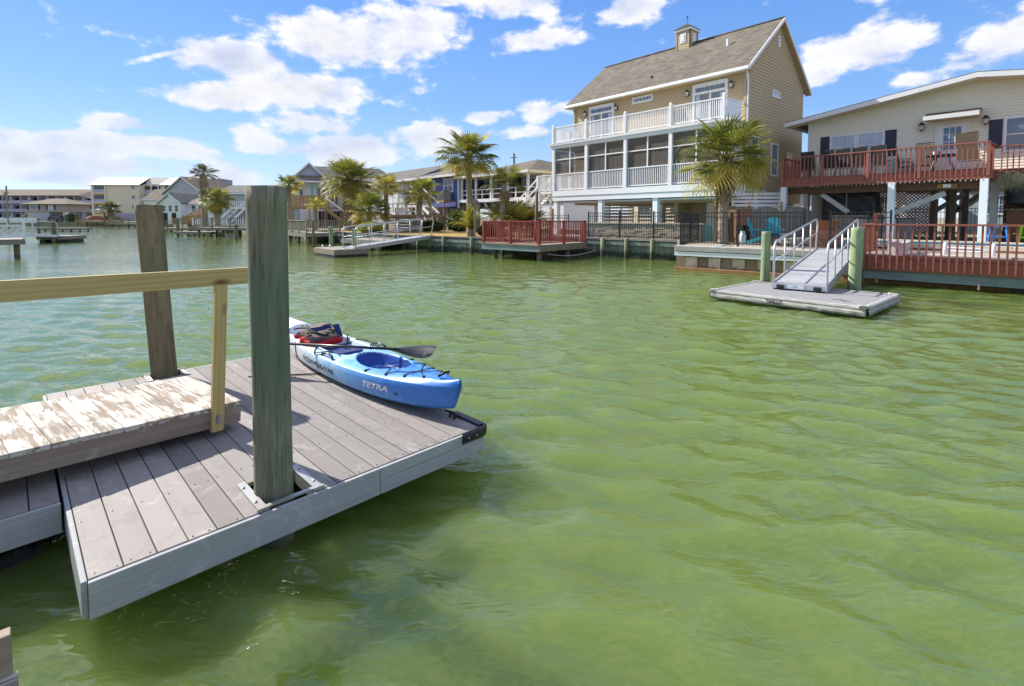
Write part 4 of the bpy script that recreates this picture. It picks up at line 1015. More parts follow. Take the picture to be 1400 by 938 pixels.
# grey board fence with arched tops between the two houses
def board_fence():
    t = thing('board_fence', 'grey wooden fence with scalloped tops behind the palm', 'fence', (9.15, 22.7, GZ), R(18)); 
    for s_ in range(3):
        for i in range(14):
            f = (i + .5) / 14; h = 1.45 + .22 * math.sin(f * math.pi); piece('board', .125, .025, round(h, 2), m_greywood, t, (s_ * 1.9 + .06 + i * .132, 0, .02))
        po = MB().lathe([(.07, 0), (.07, 1.65), (.10, 1.67), (.10, 1.72), (.04, 1.76), (.075, 1.84), (.03, 1.92)], 4).build('post', m_tanwood, t, (s_ * 1.9 - .05, 0, 0))
    piece('rail', 5.7, .05, .09, m_greywood, t, (2.85, .04, .4)); piece('rail', 5.7, .05, .09, m_greywood, t, (2.85, .04, 1.2))
board_fence()
def white_slat_fence():
    t = thing('slat_fence', 'white horizontal board screen beside the tan house', 'fence', (11.3, 25.9, GZ), R(-12))
    for i in range(4): piece('slat', 2.2, .03, .13, m_white, t, (1.1, 0, 1.72 + i * .19))
    for x in (0, 1.1, 2.2): piece('post', .10, .10, 2.45, m_white, t, (x, .07, 0))
white_slat_fence()

m_sling_b = plain('black_sling', (.035, .038, .038), .8, .2, 12, pv=.15); m_sling_t = plain('tan_sling', (.42, .33, .20), .8, .2, 12, pv=.05); m_sling_br = plain('brown_sling', (.13, .095, .065), .8, .2, 12, pv=.05)
m_chairframe = plain('dark_chair_frame', (.05, .04, .035), .4, .2, 6, metal=.4)
def sling_chair(label, p, z, rz, mat, grp, s=1.0, back=.62):
    t = thing('patio_chair', label, 'chair', (p[0], p[1], z), rz, grp); w = .27 * s
    MB().plate([(-w, -.24 * s, .42), (w, -.24 * s, .42), (w, .22 * s, .39), (-w, .22 * s, .39)], .02).build('seat', mat, t)
    MB().plate([(-w, .22 * s, .42), (w, .22 * s, .42), (w, .38 * s, .42 + back), (-w, .38 * s, .42 + back)], .02).build('backrest', mat, t)
    for s_ in (-1, 1):
        x = s_ * (w + .02)
        MB().tube([(x, -.26 * s, 0), (x, -.28 * s, .40), (x, -.24 * s, .60), (x, .20 * s, .62), (x, .27 * s, .60)], .014, 6).build('arm', m_chairframe, t, smooth=True)
        MB().tube([(x, .40 * s, 0), (x, .22 * s, .40), (x, .39 * s, .43 + back)], .014, 6).build('leg', m_chairframe, t, smooth=True)
    MB().tube([(-w, .385 * s, .43 + back), (w, .385 * s, .43 + back)], .014, 6).build('back_rail', m_chairframe, t, smooth=True)
    return t
DZ = 3.895
for i, x in enumerate((.84, 1.72, 2.36, 3.02, 3.72)):
    sling_chair(['leftmost black sling chair on the upper deck behind the red rail', 'second black sling chair from the left end of the upper deck', 'third black sling chair from the left end of the upper deck', 'fourth black sling chair from the left end of the upper deck', 'black sling chair nearest the tan chairs on the upper deck'][i], fr(RP, x, .95), DZ, UA + R(180 + random.uniform(-8, 8)), m_sling_b, 'black sling chairs on the upper deck', 1.0, .82)
sling_chair('small brown sling chair left of the tan one on the upper deck', fr(RP, 4.32, 2.3), DZ, UA + R(95), m_sling_br, 'brown patio chairs on the upper deck', 1.0, .95)
sling_chair('light tan sling chair left of the white door on the upper deck', fr(RP, 5.0, 2.2), DZ, UA + R(8), m_sling_t, 'brown patio chairs on the upper deck', 1.05, 1.0)
sling_chair('large brown sling chair in front of the white door', fr(RP, 6.62, 1.2), DZ, UA + R(172), m_sling_br, 'brown patio chairs on the upper deck', 1.2, 1.05)
tb = thing('patio_table', 'dark patio table between the brown chairs on the upper deck', 'table', (*fr(RP, 5.7, 1.7), DZ), UA)
MB().lathe([(.60, .70), (.62, .71), (.62, .74), (.60, .75)], 24).build('tabletop', m_chairframe, tb)
for an in range(4): MB().tube([(.5 * math.cos(an * 1.57 + .8), .5 * math.sin(an * 1.57 + .8), 0), (.3 * math.cos(an * 1.57 + .8), .3 * math.sin(an * 1.57 + .8), .70)], .018, 6).build('leg', m_chairframe, tb)
cp = thing('drink_cup', 'small white cup with red lid on the patio table', 'cup', (*fr(RP, 5.45, 1.55), DZ + .755)); MB().lathe([(.04, 0), (.055, .15)], 10).build('cup', m_white, cp); MB().lathe([(.058, .15), (.058, .17), (.03, .19)], 10).build('lid', m_redfab, cp)
bxx = thing('deck_box', 'pale green box standing by the wall on the upper deck', 'box', (*fr(RP, 3.95, 2.9), DZ), UA)
MB().box(-.42, .42, -.25, .25, 0, .80).build('body', plain('pale_green_plastic', (.45, .55, .50), .5, .1, 4), bxx); MB().box(-.45, .45, -.28, .28, .80, .88).build('lid', m_white, bxx)

# black covered grill under the deck
m_tarp = plain('black_tarp', (.016, .016, .019), .38, .3, 6, pv=0, spec=.6)
gr = thing('covered_grill', 'bulky shape under a wrinkled black tarp below the upper deck', 'grill', (*fr(RP, 2.25, 2.4), GZ), UA)
bm = bmesh.new(); bmesh.ops.create_cube(bm, size=1); bmesh.ops.subdivide_edges(bm, edges=bm.edges[:], cuts=15, use_grid_fill=True)
for v in bm.verts:
    p = v.co; h = 1.15 + .18 * (1 - abs(p.x * 2) ** 3); v.co = Vector((p.x * 2.0 * (1 + .12 * (.5 - p.z)), p.y * .8 * (1 + .1 * (.5 - p.z)), 1.35 + (p.z + .5) * h))
    v.co += Vector((1, 1, .6)) * (.05 * mnoise.noise(Vector((v.co.x * 3 + v.co.z * 2, v.co.y * 4, v.co.z * 2.5))) + .025 * mnoise.noise(v.co * 9))
me = bpy.data.meshes.new('tarp'); bm.to_mesh(me); bm.free(); me.materials.append(m_tarp); me.polygons.foreach_set('use_smooth', [True] * len(me.polygons)); put('tarp', me, gr)
for x in (-.8, .8): piece('leg', .08, .6, 1.42, m_greywood, gr, (x, 0, 0))
piece('cabinet', 1.5, .6, .9, m_panel, gr, (0, .05, .4)); MB().tube([(-.08, -.47, 1.5), (-.09, -.46, 2.0), (-.1, -.42, 2.52)], .03, 6).build('tie_strap', m_conc, gr)
for i, x in enumerate((2.9, 3.45, 4.0, 4.55)):
    c_ = thing('patio_cabinet', ['grey cabinet nearest the tarp under the upper deck', 'second grey cabinet from the tarp under the upper deck', 'third grey cabinet from the tarp under the upper deck', 'grey cabinet beside the white middle post under the upper deck'][i], 'cabinet', (*fr(RP, x, 1.7), GZ), UA, 'cabinets under the upper deck')
    MB().box(-.25, .25, -.25, .25, 0, 1.1).build('body', (m_panel, m_greydoor)[i % 2], c_); MB().box(-.265, .265, -.265, .265, 1.1, 1.14).build('counter', m_black, c_)
def stool(label, p, mat):
    t = thing('bar_stool', label, 'stool', (p[0], p[1], GZ + .06), UA, 'painted bar stools under the deck')
    MB().plate([(-.26, -.20, .80), (.26, -.20, .80), (.26, .20, .80), (-.26, .20, .80)], .05).build('seat', mat, t)
    for sx in (-1, 1):
        for sy in (-1, 1): MB().bar((sx * .30, sy * .22, 0), (sx * .20, sy * .14, .76), .05, .05).build('leg', mat, t)
    for sy in (-1, 1): piece('rung', .46, .04, .05, mat, t, (0, sy * .19, .35))
    MB().bar((-.25, 0, .5), (-.25, 0, .52), .36, .04).build('rung', mat, t)
m_bluep = plain('bright_blue_paint', (.02, .19, .62), .45, .1, 6); m_lime = plain('lime_paint', (.30, .55, .02), .45, .1, 6)
stool('bright blue stool right of the white post under the upper deck', fr(RP, 7.62, .75), m_bluep); stool('lime green stool at the right edge under the upper deck', fr(RP, 8.45, .45), m_lime)
# black tarp bundle and dry fringe at far right
tp = thing('covered_bar', 'black sheeting draped over the bar below the right end of the deck', 'tarp', (*fr(RP, 9.9, 2.2), GZ), UA); cushion(4.4, .9, .95, m_tarp, 'sheet', (0, 0, 2.05), (0, 0, 0), 5, tp); piece('bar_front', 4.4, .5, 1.25, m_brownwood, tp, (0, .1, .25))
def fringe(label, p, rz, L_, n, mat, seed, h=.5):
    rr = random.Random(seed); t = thing('thatch_fringe', label, 'thatch', (p[0], p[1], 3.75), rz); m = MB()
    for i in range(n):
        x = rr.uniform(0, L_); y = rr.uniform(-.22, .10); z = rr.uniform(-.45, .05); a = rr.uniform(0, 6.28); l = rr.uniform(.15, h); dx = rr.uniform(-.22, .22); w = rr.uniform(.006, .014)
        m.add([(x, y, z), (x + w, y + .004, z), (x + dx, y + rr.uniform(-.16, .04), z - l + abs(dx) * .5)], [(0, 1, 2)])
    m.build('straw', mat, t, kind='stuff'); piece('batten', L_, .05, .06, m_brownwood, t, (L_ / 2, .02, -.02))
m_straw = plain('dry_straw', (.28, .26, .16), .9, .4, 8, pv=.1)
fringe('grey green palm thatch fringe hanging from the right end of the deck', fr(RP, 7.5, .85), UA, 5.2, 2600, m_straw, 8, .62)
# white things on the lower deck
def LDp(x, y): return (LD[0] + math.cos(LA) * x - math.sin(LA) * y, LD[1] + math.sin(LA) * x + math.cos(LA) * y)
be = thing('white_bench', 'white slatted bench at the left end of the lower red deck', 'bench', (*LDp(.75, 1.05), .80), LA + R(90))
for i in range(5): piece('seat_slat', 1.2, .085, .03, m_white, be, (0, -.18 + i * .092, .44))
for x in (-.52, .52): piece('end_panel', .04, .44, .44, m_white, be, (x, 0, 0))
piece('stretcher', 1.0, .04, .12, m_white, be, (0, 0, .10))
ld = thing('pool_step_rail', 'low white handrail frame standing on the lower red deck', 'handrail', (*LDp(2.35, 1.15), .80), LA)
for x in (-.52, .52): MB().tube([(x, 0, 0), (x, 0, .40), (x, .02, .46)], [.055, .055, .04], 10).build('upright', m_vinyl, ld, smooth=True)
MB().tube([(-.48, 0, .26), (-.2, 0, .22), (.2, 0, .22), (.48, 0, .26)], .035, 8).build('cross_bar', m_vinyl, ld, smooth=True); MB().tube([(-.5, .5, .0), (-.5, .5, .3), (.5, .5, .3), (.5, .5, 0)], .025, 8).build('back_rail', m_vinyl, ld, smooth=True)

m_aqua = plain('aqua_paint', (.04, .38, .46), .45, .12, 5); m_aquad = plain('blue_paint', (.03, .17, .40), .45, .12, 5)
def adirondack(label, p, rz, mat, mat2):
    t = thing('adirondack_chair', label, 'chair', (p[0], p[1], GZ + .06), rz, 'adirondack chairs on the patio')
    for i in range(5):
        x = -.22 + i * .11; h = .62 + .13 * math.cos((i - 2) * .7)
        m = MB(); m.plate([(x - .048, .18, .36), (x + .048, .18, .36), (x + .050, .42, .36 + h), (x + .03, .435, .40 + h), (x - .03, .435, .40 + h), (x - .050, .42, .36 + h)], .025); m.build('back_slat', mat, t)
        piece('seat_slat', .56, .09, .025, mat2, t, (0, -.26 + i * .098, .42 - i * .022))
    for s_ in (-1, 1):
        piece('arm', .14, .72, .028, mat, t, (s_ * .36, -.02, .58)); piece('leg', .04, .10, .58, mat, t, (s_ * .33, -.30, 0)); MB().bar((s_ * .28, -.34, .36), (s_ * .28, .50, .03), .03, .12).build('leg', mat, t)
adirondack('turquoise adirondack chair facing the water behind the black fence', (11.15, 21.55), R(-28), m_aqua, m_aquad); adirondack('turquoise adirondack chair turned sideways by the fence', (10.35, 21.15), R(52), m_aqua, m_aquad)
tab = thing('side_table', 'small white table in front of the turquoise chairs', 'table', (11.15, 20.35, GZ + .06), R(-40)); MB().lathe([(.30, .42), (.31, .45)], 14).build('tabletop', m_vinyl, tab)
for sx in (-1, 1):
    for sy in (-1, 1): piece('leg', .05, .05, .42, m_vinyl, tab, (sx * .2, sy * .2, 0))
def planter(label, p, mat, r=.28, h=.35, z=GZ + .06):
    t = thing('planter', label, 'planter', (p[0], p[1], z), 0); MB().lathe([(r * .7, 0), (r, h * .9), (r * 1.12, h * .92), (r * 1.12, h)], 16).build('pot', mat, t, smooth=False); return t
m_terra = plain('terracotta', (.36, .14, .07), .8, .2, 6); planter('terracotta bowl on the pool surround left of the gangway head', (11.75, 18.9), m_terra, .42, .34, 1.55)
st_ = thing('brick_plinth', 'low brick plinth carrying the terracotta bowl', 'plinth', (11.75, 18.9, GZ + .06), UA)
for k in range(6):
    for i in range(3): piece('brick', .31, .6, .10, m_brickp, st_, (-.32 + i * .32 + (.08 if k % 2 else -.08) * 0, 0, .002 + k * .108))
ch_ = thing('storage_chest', 'brown wooden cabinet against the grey fence behind the palm', 'cabinet', (10.1, 22.45, GZ + .06), R(18)); MB().box(-.42, .42, -.3, .2, .75, 1.45).build('body', m_brownwood, ch_)
for x in (-.36, .36): piece('leg', .08, .4, .75, m_brownwood, ch_, (x, -.05, 0))
piece('door', .40, .03, .62, m_terra, ch_, (-.21, -.31, .79)); piece('door', .40, .03, .62, m_terra, ch_, (.21, -.31, .79))
bk_ = thing('propane_tank', 'small white gas bottle below the brown cabinet', 'gas bottle', (10.05, 22.0, GZ + .06)); MB().lathe([(.14, 0), (.16, .06), (.16, .32), (.10, .42), (.05, .45)], 14).build('tank', m_vinyl, bk_, smooth=True); MB().lathe([(.10, .42), (.10, .52)], 10).build('collar', m_vinyl, bk_)

# ================================================================== TAN HOUSE
m_tan_l = plain('light_tan_wall', (.60, .46, .27), .75, .1, 1.5, pv=.02); m_cream_l = plain('cream_slat', (.80, .76, .66), .6, .08, 2, pv=.04)
HP = (2.8, 33.8)
def tan_house():
    t = thing('tan_house', 'three storey tan house with white porches and a cupola', 'house', (HP[0], HP[1], 0), UA)
    W, YW, YB, EZ, RZ_, YR = 11.76, 2.0, 9.62, 9.62, 12.95, 5.8
    # front wall, upper storey and porch back wall
    siding(t, 0, W, 6.85, EZ - .05, YW, m_tan, .165, 'front_siding'); siding(t, 0, W, 3.75, 6.5, YW + .001, m_tan, .165, 'porch_siding')
    sl = (RZ_ - EZ) / (YR - YW + .45)
    top = lambda z: (YW, YB) if z < EZ else ((YR - (RZ_ - z) / sl, YR + (RZ_ - z) / sl) if z < RZ_ else None)
    siding(t, YW, YB, 2.85, RZ_ - .05, 0, m_tan, .165, 'gable_siding', W, top)
    MB().box(.02, W - .04, YW + .03, YB, 2.85, EZ).build('wall', m_tan_p, t)
    g = MB(); g.add([(.03, YW, EZ), (.03, YB, EZ), (.03, YR, RZ_ - .1)], [(0, 1, 2), (2, 1, 0)]); g.build('gable_wall', m_tan_p, t)
    piece('corner_board', .12, .10, EZ - 6.9, m_tan_p, t, (.05, YW - .02, 6.85)); piece('corner_board', .12, .12, EZ - 6.9, m_tan_p, t, (W - .05, YW - .025, 6.85))
    # roof
    x0, x1, y0 = -.48, W + .30, YW - .45; yb = 2 * YR - y0; rz = RZ_ + .10; ez = EZ + .02
    roof_slab(t, [(x0, y0, ez), (x1, y0, ez), (x1, YR, rz), (x0, YR, rz)], .07, m_shingle); roof_slab(t, [(x1, yb, ez), (x0, yb, ez), (x0, YR, rz), (x1, YR, rz)], .07, m_shingle)
    MB().tube([(x0, YR, rz + .005), (x1, YR, rz + .005)], .07, 6).build('ridge_cap', m_shingle_b, t)
    gt = MB(); gt.add([(x0, y0 - .10, ez - .02), (x1, y0 - .10, ez - .02), (x0, y0 - .13, ez - .16), (x1, y0 - .13, ez - .16), (x0, y0 - .02, ez - .20), (x1, y0 - .02, ez - .20), (x0, y0 + .0, ez - .02), (x1, y0, ez - .02)], [(0, 2, 3, 1), (2, 4, 5, 3), (4, 6, 7, 5), (0, 6, 4, 2), (1, 3, 5, 7)]); gt.build('gutter', m_vinyl, t)
    piece('soffit', x1 - x0, .46, .03, m_tan_p, t, ((x0 + x1) / 2, y0 + .22, ez - .20))
    for s_ in (-1, 1):
        ya = YR + s_ * (YR - y0)
        r = MB(); r.plate([(x1 + .03, ya, ez - .20), (x1 + .03, YR, rz - .18), (x1 + .03, YR, rz + .02), (x1 + .03, ya, ez)] if s_ < 0 else [(x1 + .03, YR, rz - .18), (x1 + .03, ya, ez - .20), (x1 + .03, ya, ez), (x1 + .03, YR, rz + .02)], .05, (1, 0, 0)); r.build('rake_board', m_trim, t)
        r = MB(); r.plate([(W - .02, ya, ez - .17), (x1, ya, ez - .17), (x1, YR, rz - .15), (W - .02, YR, rz - .15)], .02, (0, 0, 1)); r.build('rake_soffit', m_tan_p, t)
    MB().tube([(W + .10, YW - .28, ez - .12), (W + .10, YW - .12, ez - .42), (W + .10, YW - .06, ez - .7), (W + .10, YW - .06, 3.0)], .05, 6).build('downspout', m_vinyl, t)
    MB().tube([(-.05, YW - .30, ez - .12), (.04, YW - .05, ez - .45), (.04, YW - .06, 6.9)], .045, 6).build('downspout', m_tan_p, t)
    # cupola
    c = put('cupola', None, t, (6.15, YR, 12.55)); MB().box(-.47, .47, -.47, .47, 0, 1.35).build('body', m_tan, c)
    for q in (-1, 1): piece('corner_trim', .07, .07, 1.3, m_tan_p, c, (q * .46, -.46, .0)); piece('corner_trim', .07, .07, 1.3, m_tan_p, c, (.46, q * .46, .001))
    piece('cornice', 1.14, 1.14, .15, m_trim, c, (0, 0, 1.26)); m = MB(); m.add([(-.62, -.62, 1.41), (.62, -.62, 1.41), (.62, .62, 1.41), (-.62, .62, 1.41), (0, 0, 1.86)], [(0, 1, 4), (1, 2, 4), (2, 3, 4), (3, 0, 4), (3, 2, 1, 0)]); m.build('roof', m_shingle, c)
    piece('louvre', .40, .04, .62, m_trim, c, (0, -.48, .50)); piece('louvre_field', .20, .03, .42, m_vinyl, c, (0, -.505, .60)); piece('louvre', .04, .36, .62, m_trim, c, (.48, 0, .50))
    v = MB(); v.tube([(0, 0, 1.85), (0, 0, 2.2)], .012, 5); v.bar((-.12, 0, 2.12), (.12, 0, 2.12), .015, .02); v.lathe([(.01, 2.18), (.05, 2.22), (.03, 2.28), (.06, 2.31)], 6); v.build('weathervane', m_lamp, c)
    zr = lambda y: ez + (rz - ez) * (y - y0) / (YR - y0)
    MB().tube([(9.6, 4.3, zr(4.3) - .1), (9.6, 4.3, zr(4.3) + .32)], .09, 10).build('vent_pipe', m_vinyl, t); MB().tube([(5.7, 2.6, zr(2.6) - .1), (5.7, 2.6, zr(2.6) + .14)], .06, 8).build('vent_pipe', m_black, t)
    # doors and windows of the upper storey
    def slider(x0, x1):
        d = put('sliding_door', None, t, ((x0 + x1) / 2, YW - .01, 6.86)); w = x1 - x0; h = 2.48
        for s_ in (-1, 1): piece('jamb', .14, .10, h, m_vinyl, d, (s_ * (w / 2 - .07), 0, 0))
        piece('head', w - .28, .10, .16, m_vinyl, d, (0, 0, h - .16)); piece('transom_bar', w - .28, .09, .12, m_vinyl, d, (0, 0, 1.90))
        for i in range(6): ww = (w - .34) / 6; piece('transom_pane', ww - .05, .03, .20, m_glass_b, d, (-(w - .34) / 2 + ww * (i + .5), -.02, 2.05))
        piece('transom_field', w - .28, .02, .30, m_vinyl, d, (0, .005, 2.02))
        for s_ in (-1, 1): piece('pane', w / 2 - .22, .03, 1.80, m_glass_b, d, (s_ * (w / 4 - .05), -.005 * s_, .06)); piece('stile', .08, .06, 1.9, m_tan_p if s_ < 0 else m_vinyl, d, (s_ * .05, -.03, 0)); piece('curtain', .22, .02, 1.75, m_curtain, d, (s_ * (w / 4 + .18), -.022, .08))
    slider(1.32, 3.35); slider(8.78, 10.78)
    window(t, 4.76, 6.21, 8.96, 9.36, YW, m_glass_b, m_vinyl, 6, 1, fw=.10)
    for x in (1.06, 3.60, 8.52, 11.02): wall_lamp(t, x, YW - .02, 8.78, 1.2)
    window(t, 5.07, 6.12, 8.67, 9.06, 0, m_curtain, m_vinyl, 1, 1, W, .07); window(t, 5.12, 6.04, 4.32, 6.15, 0, m_glass_b, m_vinyl, 1, 2, W, .08, .05); window(t, 7.33, 8.19, 5.0, 5.80, 0, m_curtain, m_vinyl, 1, 1, W, .08)
    window(t, 2.6, 3.5, 4.6, 6.3, 0, m_glass_b, m_vinyl, 1, 2, W, .08, .05)
    vt = MB(); vt.prism([(W, 5.66), (W + .05, 5.66), (W + .05, 5.94), (W, 5.94)], 11.5, 12.0); vt.tube([(W, 5.80, 12.0), (W + .05, 5.80, 12.0)], .14, 14); vt.build('gable_vent', m_trim, t)
    # porch: floor, beams, posts, screens
    piece('porch_floor', W + .1, YW + .05, .14, m_trim, t, (W / 2, YW / 2, 3.60)); piece('porch_ceiling', W, YW, .05, m_trim, t, (W / 2, YW / 2 + .02, 6.50))
    piece('porch_beam', W + .1, .10, .34, m_vinyl, t, (W / 2, -.06, 3.40)); piece('porch_beam', W + .1, .10, .30, m_vinyl, t, (W / 2, -.02, 3.09)); piece('porch_beam', YW, .10, .62, m_vinyl, t, (-.03, YW / 2, 3.10), R(90)); piece('porch_beam', YW, .10, .62, m_vinyl, t, (W + .03, YW / 2, 3.10), R(90))
    piece('balcony_beam', W + .4, .12, .20, m_vinyl, t, (W / 2, -.06, 6.52)); piece('balcony_cornice', W + .75, .16, .10, m_vinyl, t, (W / 2, -.14, 6.72)); piece('balcony_floor', W + .6, YW + .2, .09, m_trim, t, (W / 2, YW / 2 - .12, 6.76))
    piece('balcony_beam', YW, .12, .20, m_vinyl, t, (-.12, YW / 2, 6.521), R(90)); piece('balcony_beam', YW, .12, .20, m_vinyl, t, (W + .12, YW / 2, 6.521), R(90))
    px = (.02, 2.84, 5.78, 8.71, 11.62)
    for x in px: piece('porch_post', .20, .18, 2.80, m_vinyl, t, (x, -.02, 3.72))
    for a, b in zip(px[:-1], px[1:]):
        xm = (a + b) / 2; w = b - a - .20
        piece('screen_mullion', .07, .06, 1.66, m_vinyl, t, (xm, 0, 4.86)); piece('screen_rail', w, .055, .06, m_vinyl, t, (xm, .001, 5.76))
        for s_ in (-1, 1):
            for z0, h in ((4.87, .88), (5.83, .68)): piece('screen_panel', w / 2 - .05, .004, h, m_screen, t, (xm + s_ * (w / 4 + .01), .03, z0))
        railing(t, (a + .10, .0, 0), (b - .10, .0, 0), 3.78, 4.86, m_vinyl, (), .115, .038, (.09, .06), .1, 0, 3.80, name='porch_railing')
        railing(t, (a + .05, -.10, 0), (b - .05, -.10, 0), 6.85, 7.90, m_vinyl, (), .105, .036, (.09, .06), .1, 0, 6.92, name='balcony_railing')
    for x in px: piece('balcony_post', .15, .15, 1.16, m_vinyl, t, (x, -.10, 6.85)); MB().lathe([(.10, 0), (.10, .03), (.02, .09)], 4).build('post_cap', m_vinyl, t, (x, -.10, 8.01), R(45))
    railing(t, (-.02, .0, 0), (-.02, YW, 0), 6.85, 7.90, m_vinyl, (), .105, .036, (.09, .06), .1, 0, 6.92, name='balcony_railing')
    railing(t, (-.02, .0, 0), (-.02, YW, 0), 3.78, 4.86, m_vinyl, (), .115, .036, (.09, .06), .1, 0, 3.80, name='porch_railing')
    piece('screen_panel', YW - .1, .004, 1.55, m_screen, t, (.02, YW / 2, 4.87), R(90)); piece('screen_mullion', .07, .06, 1.66, m_vinyl, t, (0, 1.0, 4.86)); piece('screen_rail', YW, .05, .06, m_vinyl, t, (.0, YW / 2, 5.76), R(90))
    piece('balcony_end_panel', YW - .4, .05, .95, m_vinyl, t, (W - .12, YW / 2 - .1, 6.90), R(90)); piece('top_rail', YW - .1, .09, .06, m_vinyl, t, (W - .12, YW / 2 - .05, 7.84), R(90))
    for i in range(9): piece('louvre_slat', YW - .2, .04, .13, m_vinyl, t, (W - .06, YW / 2, 5.0 + i * .17), R(90))
    piece('end_wall', YW - .2, .04, 1.25, m_vinyl, t, (W - .06, YW / 2, 3.75), R(90))
    # porch back wall openings
    for x0, x1, z1, k in ((.9, 2.5, 6.0, 0), (3.5, 4.9, 5.9, 1), (6.3, 7.6, 6.05, 2), (9.2, 11.0, 6.0, 0)): window(t, x0, x1, 3.80 if k == 0 else 4.5, z1, YW - .01, m_glass_b, m_vinyl, 2, 1 if k == 0 else 2, fw=.10, mw=.07)
    for x in (3.9, 9.6):
        f = put('ceiling_fan', None, t, (x, 1.0, 6.2)); MB().lathe([(.03, .3), (.03, .12), (.12, .10), (.14, 0), (.09, -.10), (.02, -.12)], 12).build('motor', m_trim, f)
        for k in range(5): b = piece('fan_blade', .55, .13, .015, m_trim, f, (.42 * math.cos(k * 1.257), .42 * math.sin(k * 1.257), .04), k * 1.257)
    # open ground level: white piers, tan columns behind, slatted screens and the tan garage wall
    for x in (.15, 3.90, 7.76, 11.55): piece('pier', .30, .30, 2.26, m_vinyl, t, (x, .15, GZ))
    for x in (1.2, 6.1, 9.4): piece('pier', .42, .42, 2.26, m_cream_l, t, (x, 3.2, GZ))
    piece('ceiling', W - .2, YB - .3, .06, m_trim, t, (W / 2, YB / 2, 2.98))
    for x0, x1, y in ((.35, 3.3, 4.2), (3.6, 6.6, 4.4)):
        s_ = put('slatted_screen', None, t, (x0, y, GZ))
        for i in range(10): piece('slat', x1 - x0, .03, .13, m_cream_l, s_, ((x1 - x0) / 2, 0, .05 + i * .215))
        for k in range(4): piece('batten', .07, .05, 2.2, m_cream_l, s_, ((x1 - x0) * k / 3, .045, 0))
    MB().box(6.75, W - .1, 4.0, 4.2, GZ, 2.98).build('garage_wall', m_tan_l, t); MB().box(7.4, 7.6, 2.6, 4.0, GZ, 2.98).build('garage_wall', m_tan_l, t); piece('garage_door', 1.0, .05, 2.0, m_brownwood, t, (10.2, 3.97, GZ))
    for i in range(10): piece('slat', 2.5, .03, .13, m_white, t, (W + .02, 3.4, GZ + .9 + i * .18), R(90))
    # landing and stairs on the left
    s = put('stairs', None, t, (-.15, .55, 0)); piece('landing', 1.35, 1.2, .14, m_trim, s, (-.70, 0, 3.60)); n = 15
    for i in range(n):
        x = -1.4 - i * .235; z = 3.62 - (i + 1) * .178; piece('tread', .27, 1.1, .045, m_trim, s, (x, 0, z))
    for y in (-.58, .58):
        seg('stringer', (-1.35, y, 3.55), (-1.4 - n * .235, y, 3.55 - n * .178), .05, .28, m_white, s)
        seg('handrail', (-1.3, y, 4.75), (-1.4 - n * .235, y, 4.75 - n * .178), .06, .09, m_vinyl, s); seg('handrail', (-1.3, y, 4.2), (-1.4 - n * .235, y, 4.2 - n * .178), .05, .08, m_vinyl, s)
        for k in range(4): x = -1.4 - k * 1.15; piece('newel_post', .11, .11, 1.25, m_vinyl, s, (x, y, 3.6 - (x + 1.4) * -.757))
    railing(t, (-1.5, -.05, 0), (-.1, -.05, 0), 3.75, 4.86, m_vinyl, (0,), .115, .038, (.09, .06), .11, 0, 3.80, name='landing_railing')
    for x, y in ((-1.4, 0), (-1.4, 1.1)): piece('landing_post', .14, .14, 2.8, m_vinyl, t, (x, y, GZ))
    return t
tan_house()

# things kept on the porch and balcony
m_cover = plain('taupe_furniture_cover', (.34, .29, .25), .85, .25, 3, pv=.08)
for i, (x, lab) in enumerate(((3.3, 'covered porch chair behind the second screen from the left'), (5.2, 'covered porch chair left of the middle post'), (8.1, 'covered porch chair right of the porch window'), (9.9, 'covered porch chair behind the palm'))):
    c_ = thing('covered_chair', lab, 'chair', (*fr(HP, x, 1.0), 3.745), UA, 'covered chairs on the screened porch'); bm = bmesh.new(); bmesh.ops.create_cube(bm, size=1); bmesh.ops.subdivide_edges(bm, edges=bm.edges[:], cuts=9, use_grid_fill=True)
    for v in bm.verts:
        p = v.co.copy(); h = 1.55 if p.y > .05 else 1.20; v.co = Vector((p.x * .95, p.y * .9, (p.z + .5) * h)) + Vector((1, 1, 1)) * .04 * mnoise.noise(Vector((p.x * 5 + i, p.y * 5, p.z * 2)))
    me = bpy.data.meshes.new('cover'); bm.to_mesh(me); bm.free(); me.materials.append(m_cover); me.polygons.foreach_set('use_smooth', [True] * len(me.polygons)); put('cover', me, c_)
sling_chair('white garden chair at the left end of the balcony', fr(HP, 1.0, .9), 6.86, UA + R(40), m_white, 'white balcony chairs', 1.0, .55); sling_chair('wicker chair behind the balcony rail near the right sliding door', fr(HP, 8.6, 1.1), 6.86, UA + R(200), m_sling_br, None, 1.05, .55)
sling_chair('white garden chair second from the left end of the balcony', fr(HP, 1.9, 1.1), 6.86, UA + R(-60), m_white, 'white balcony chairs', 1.0, .55)
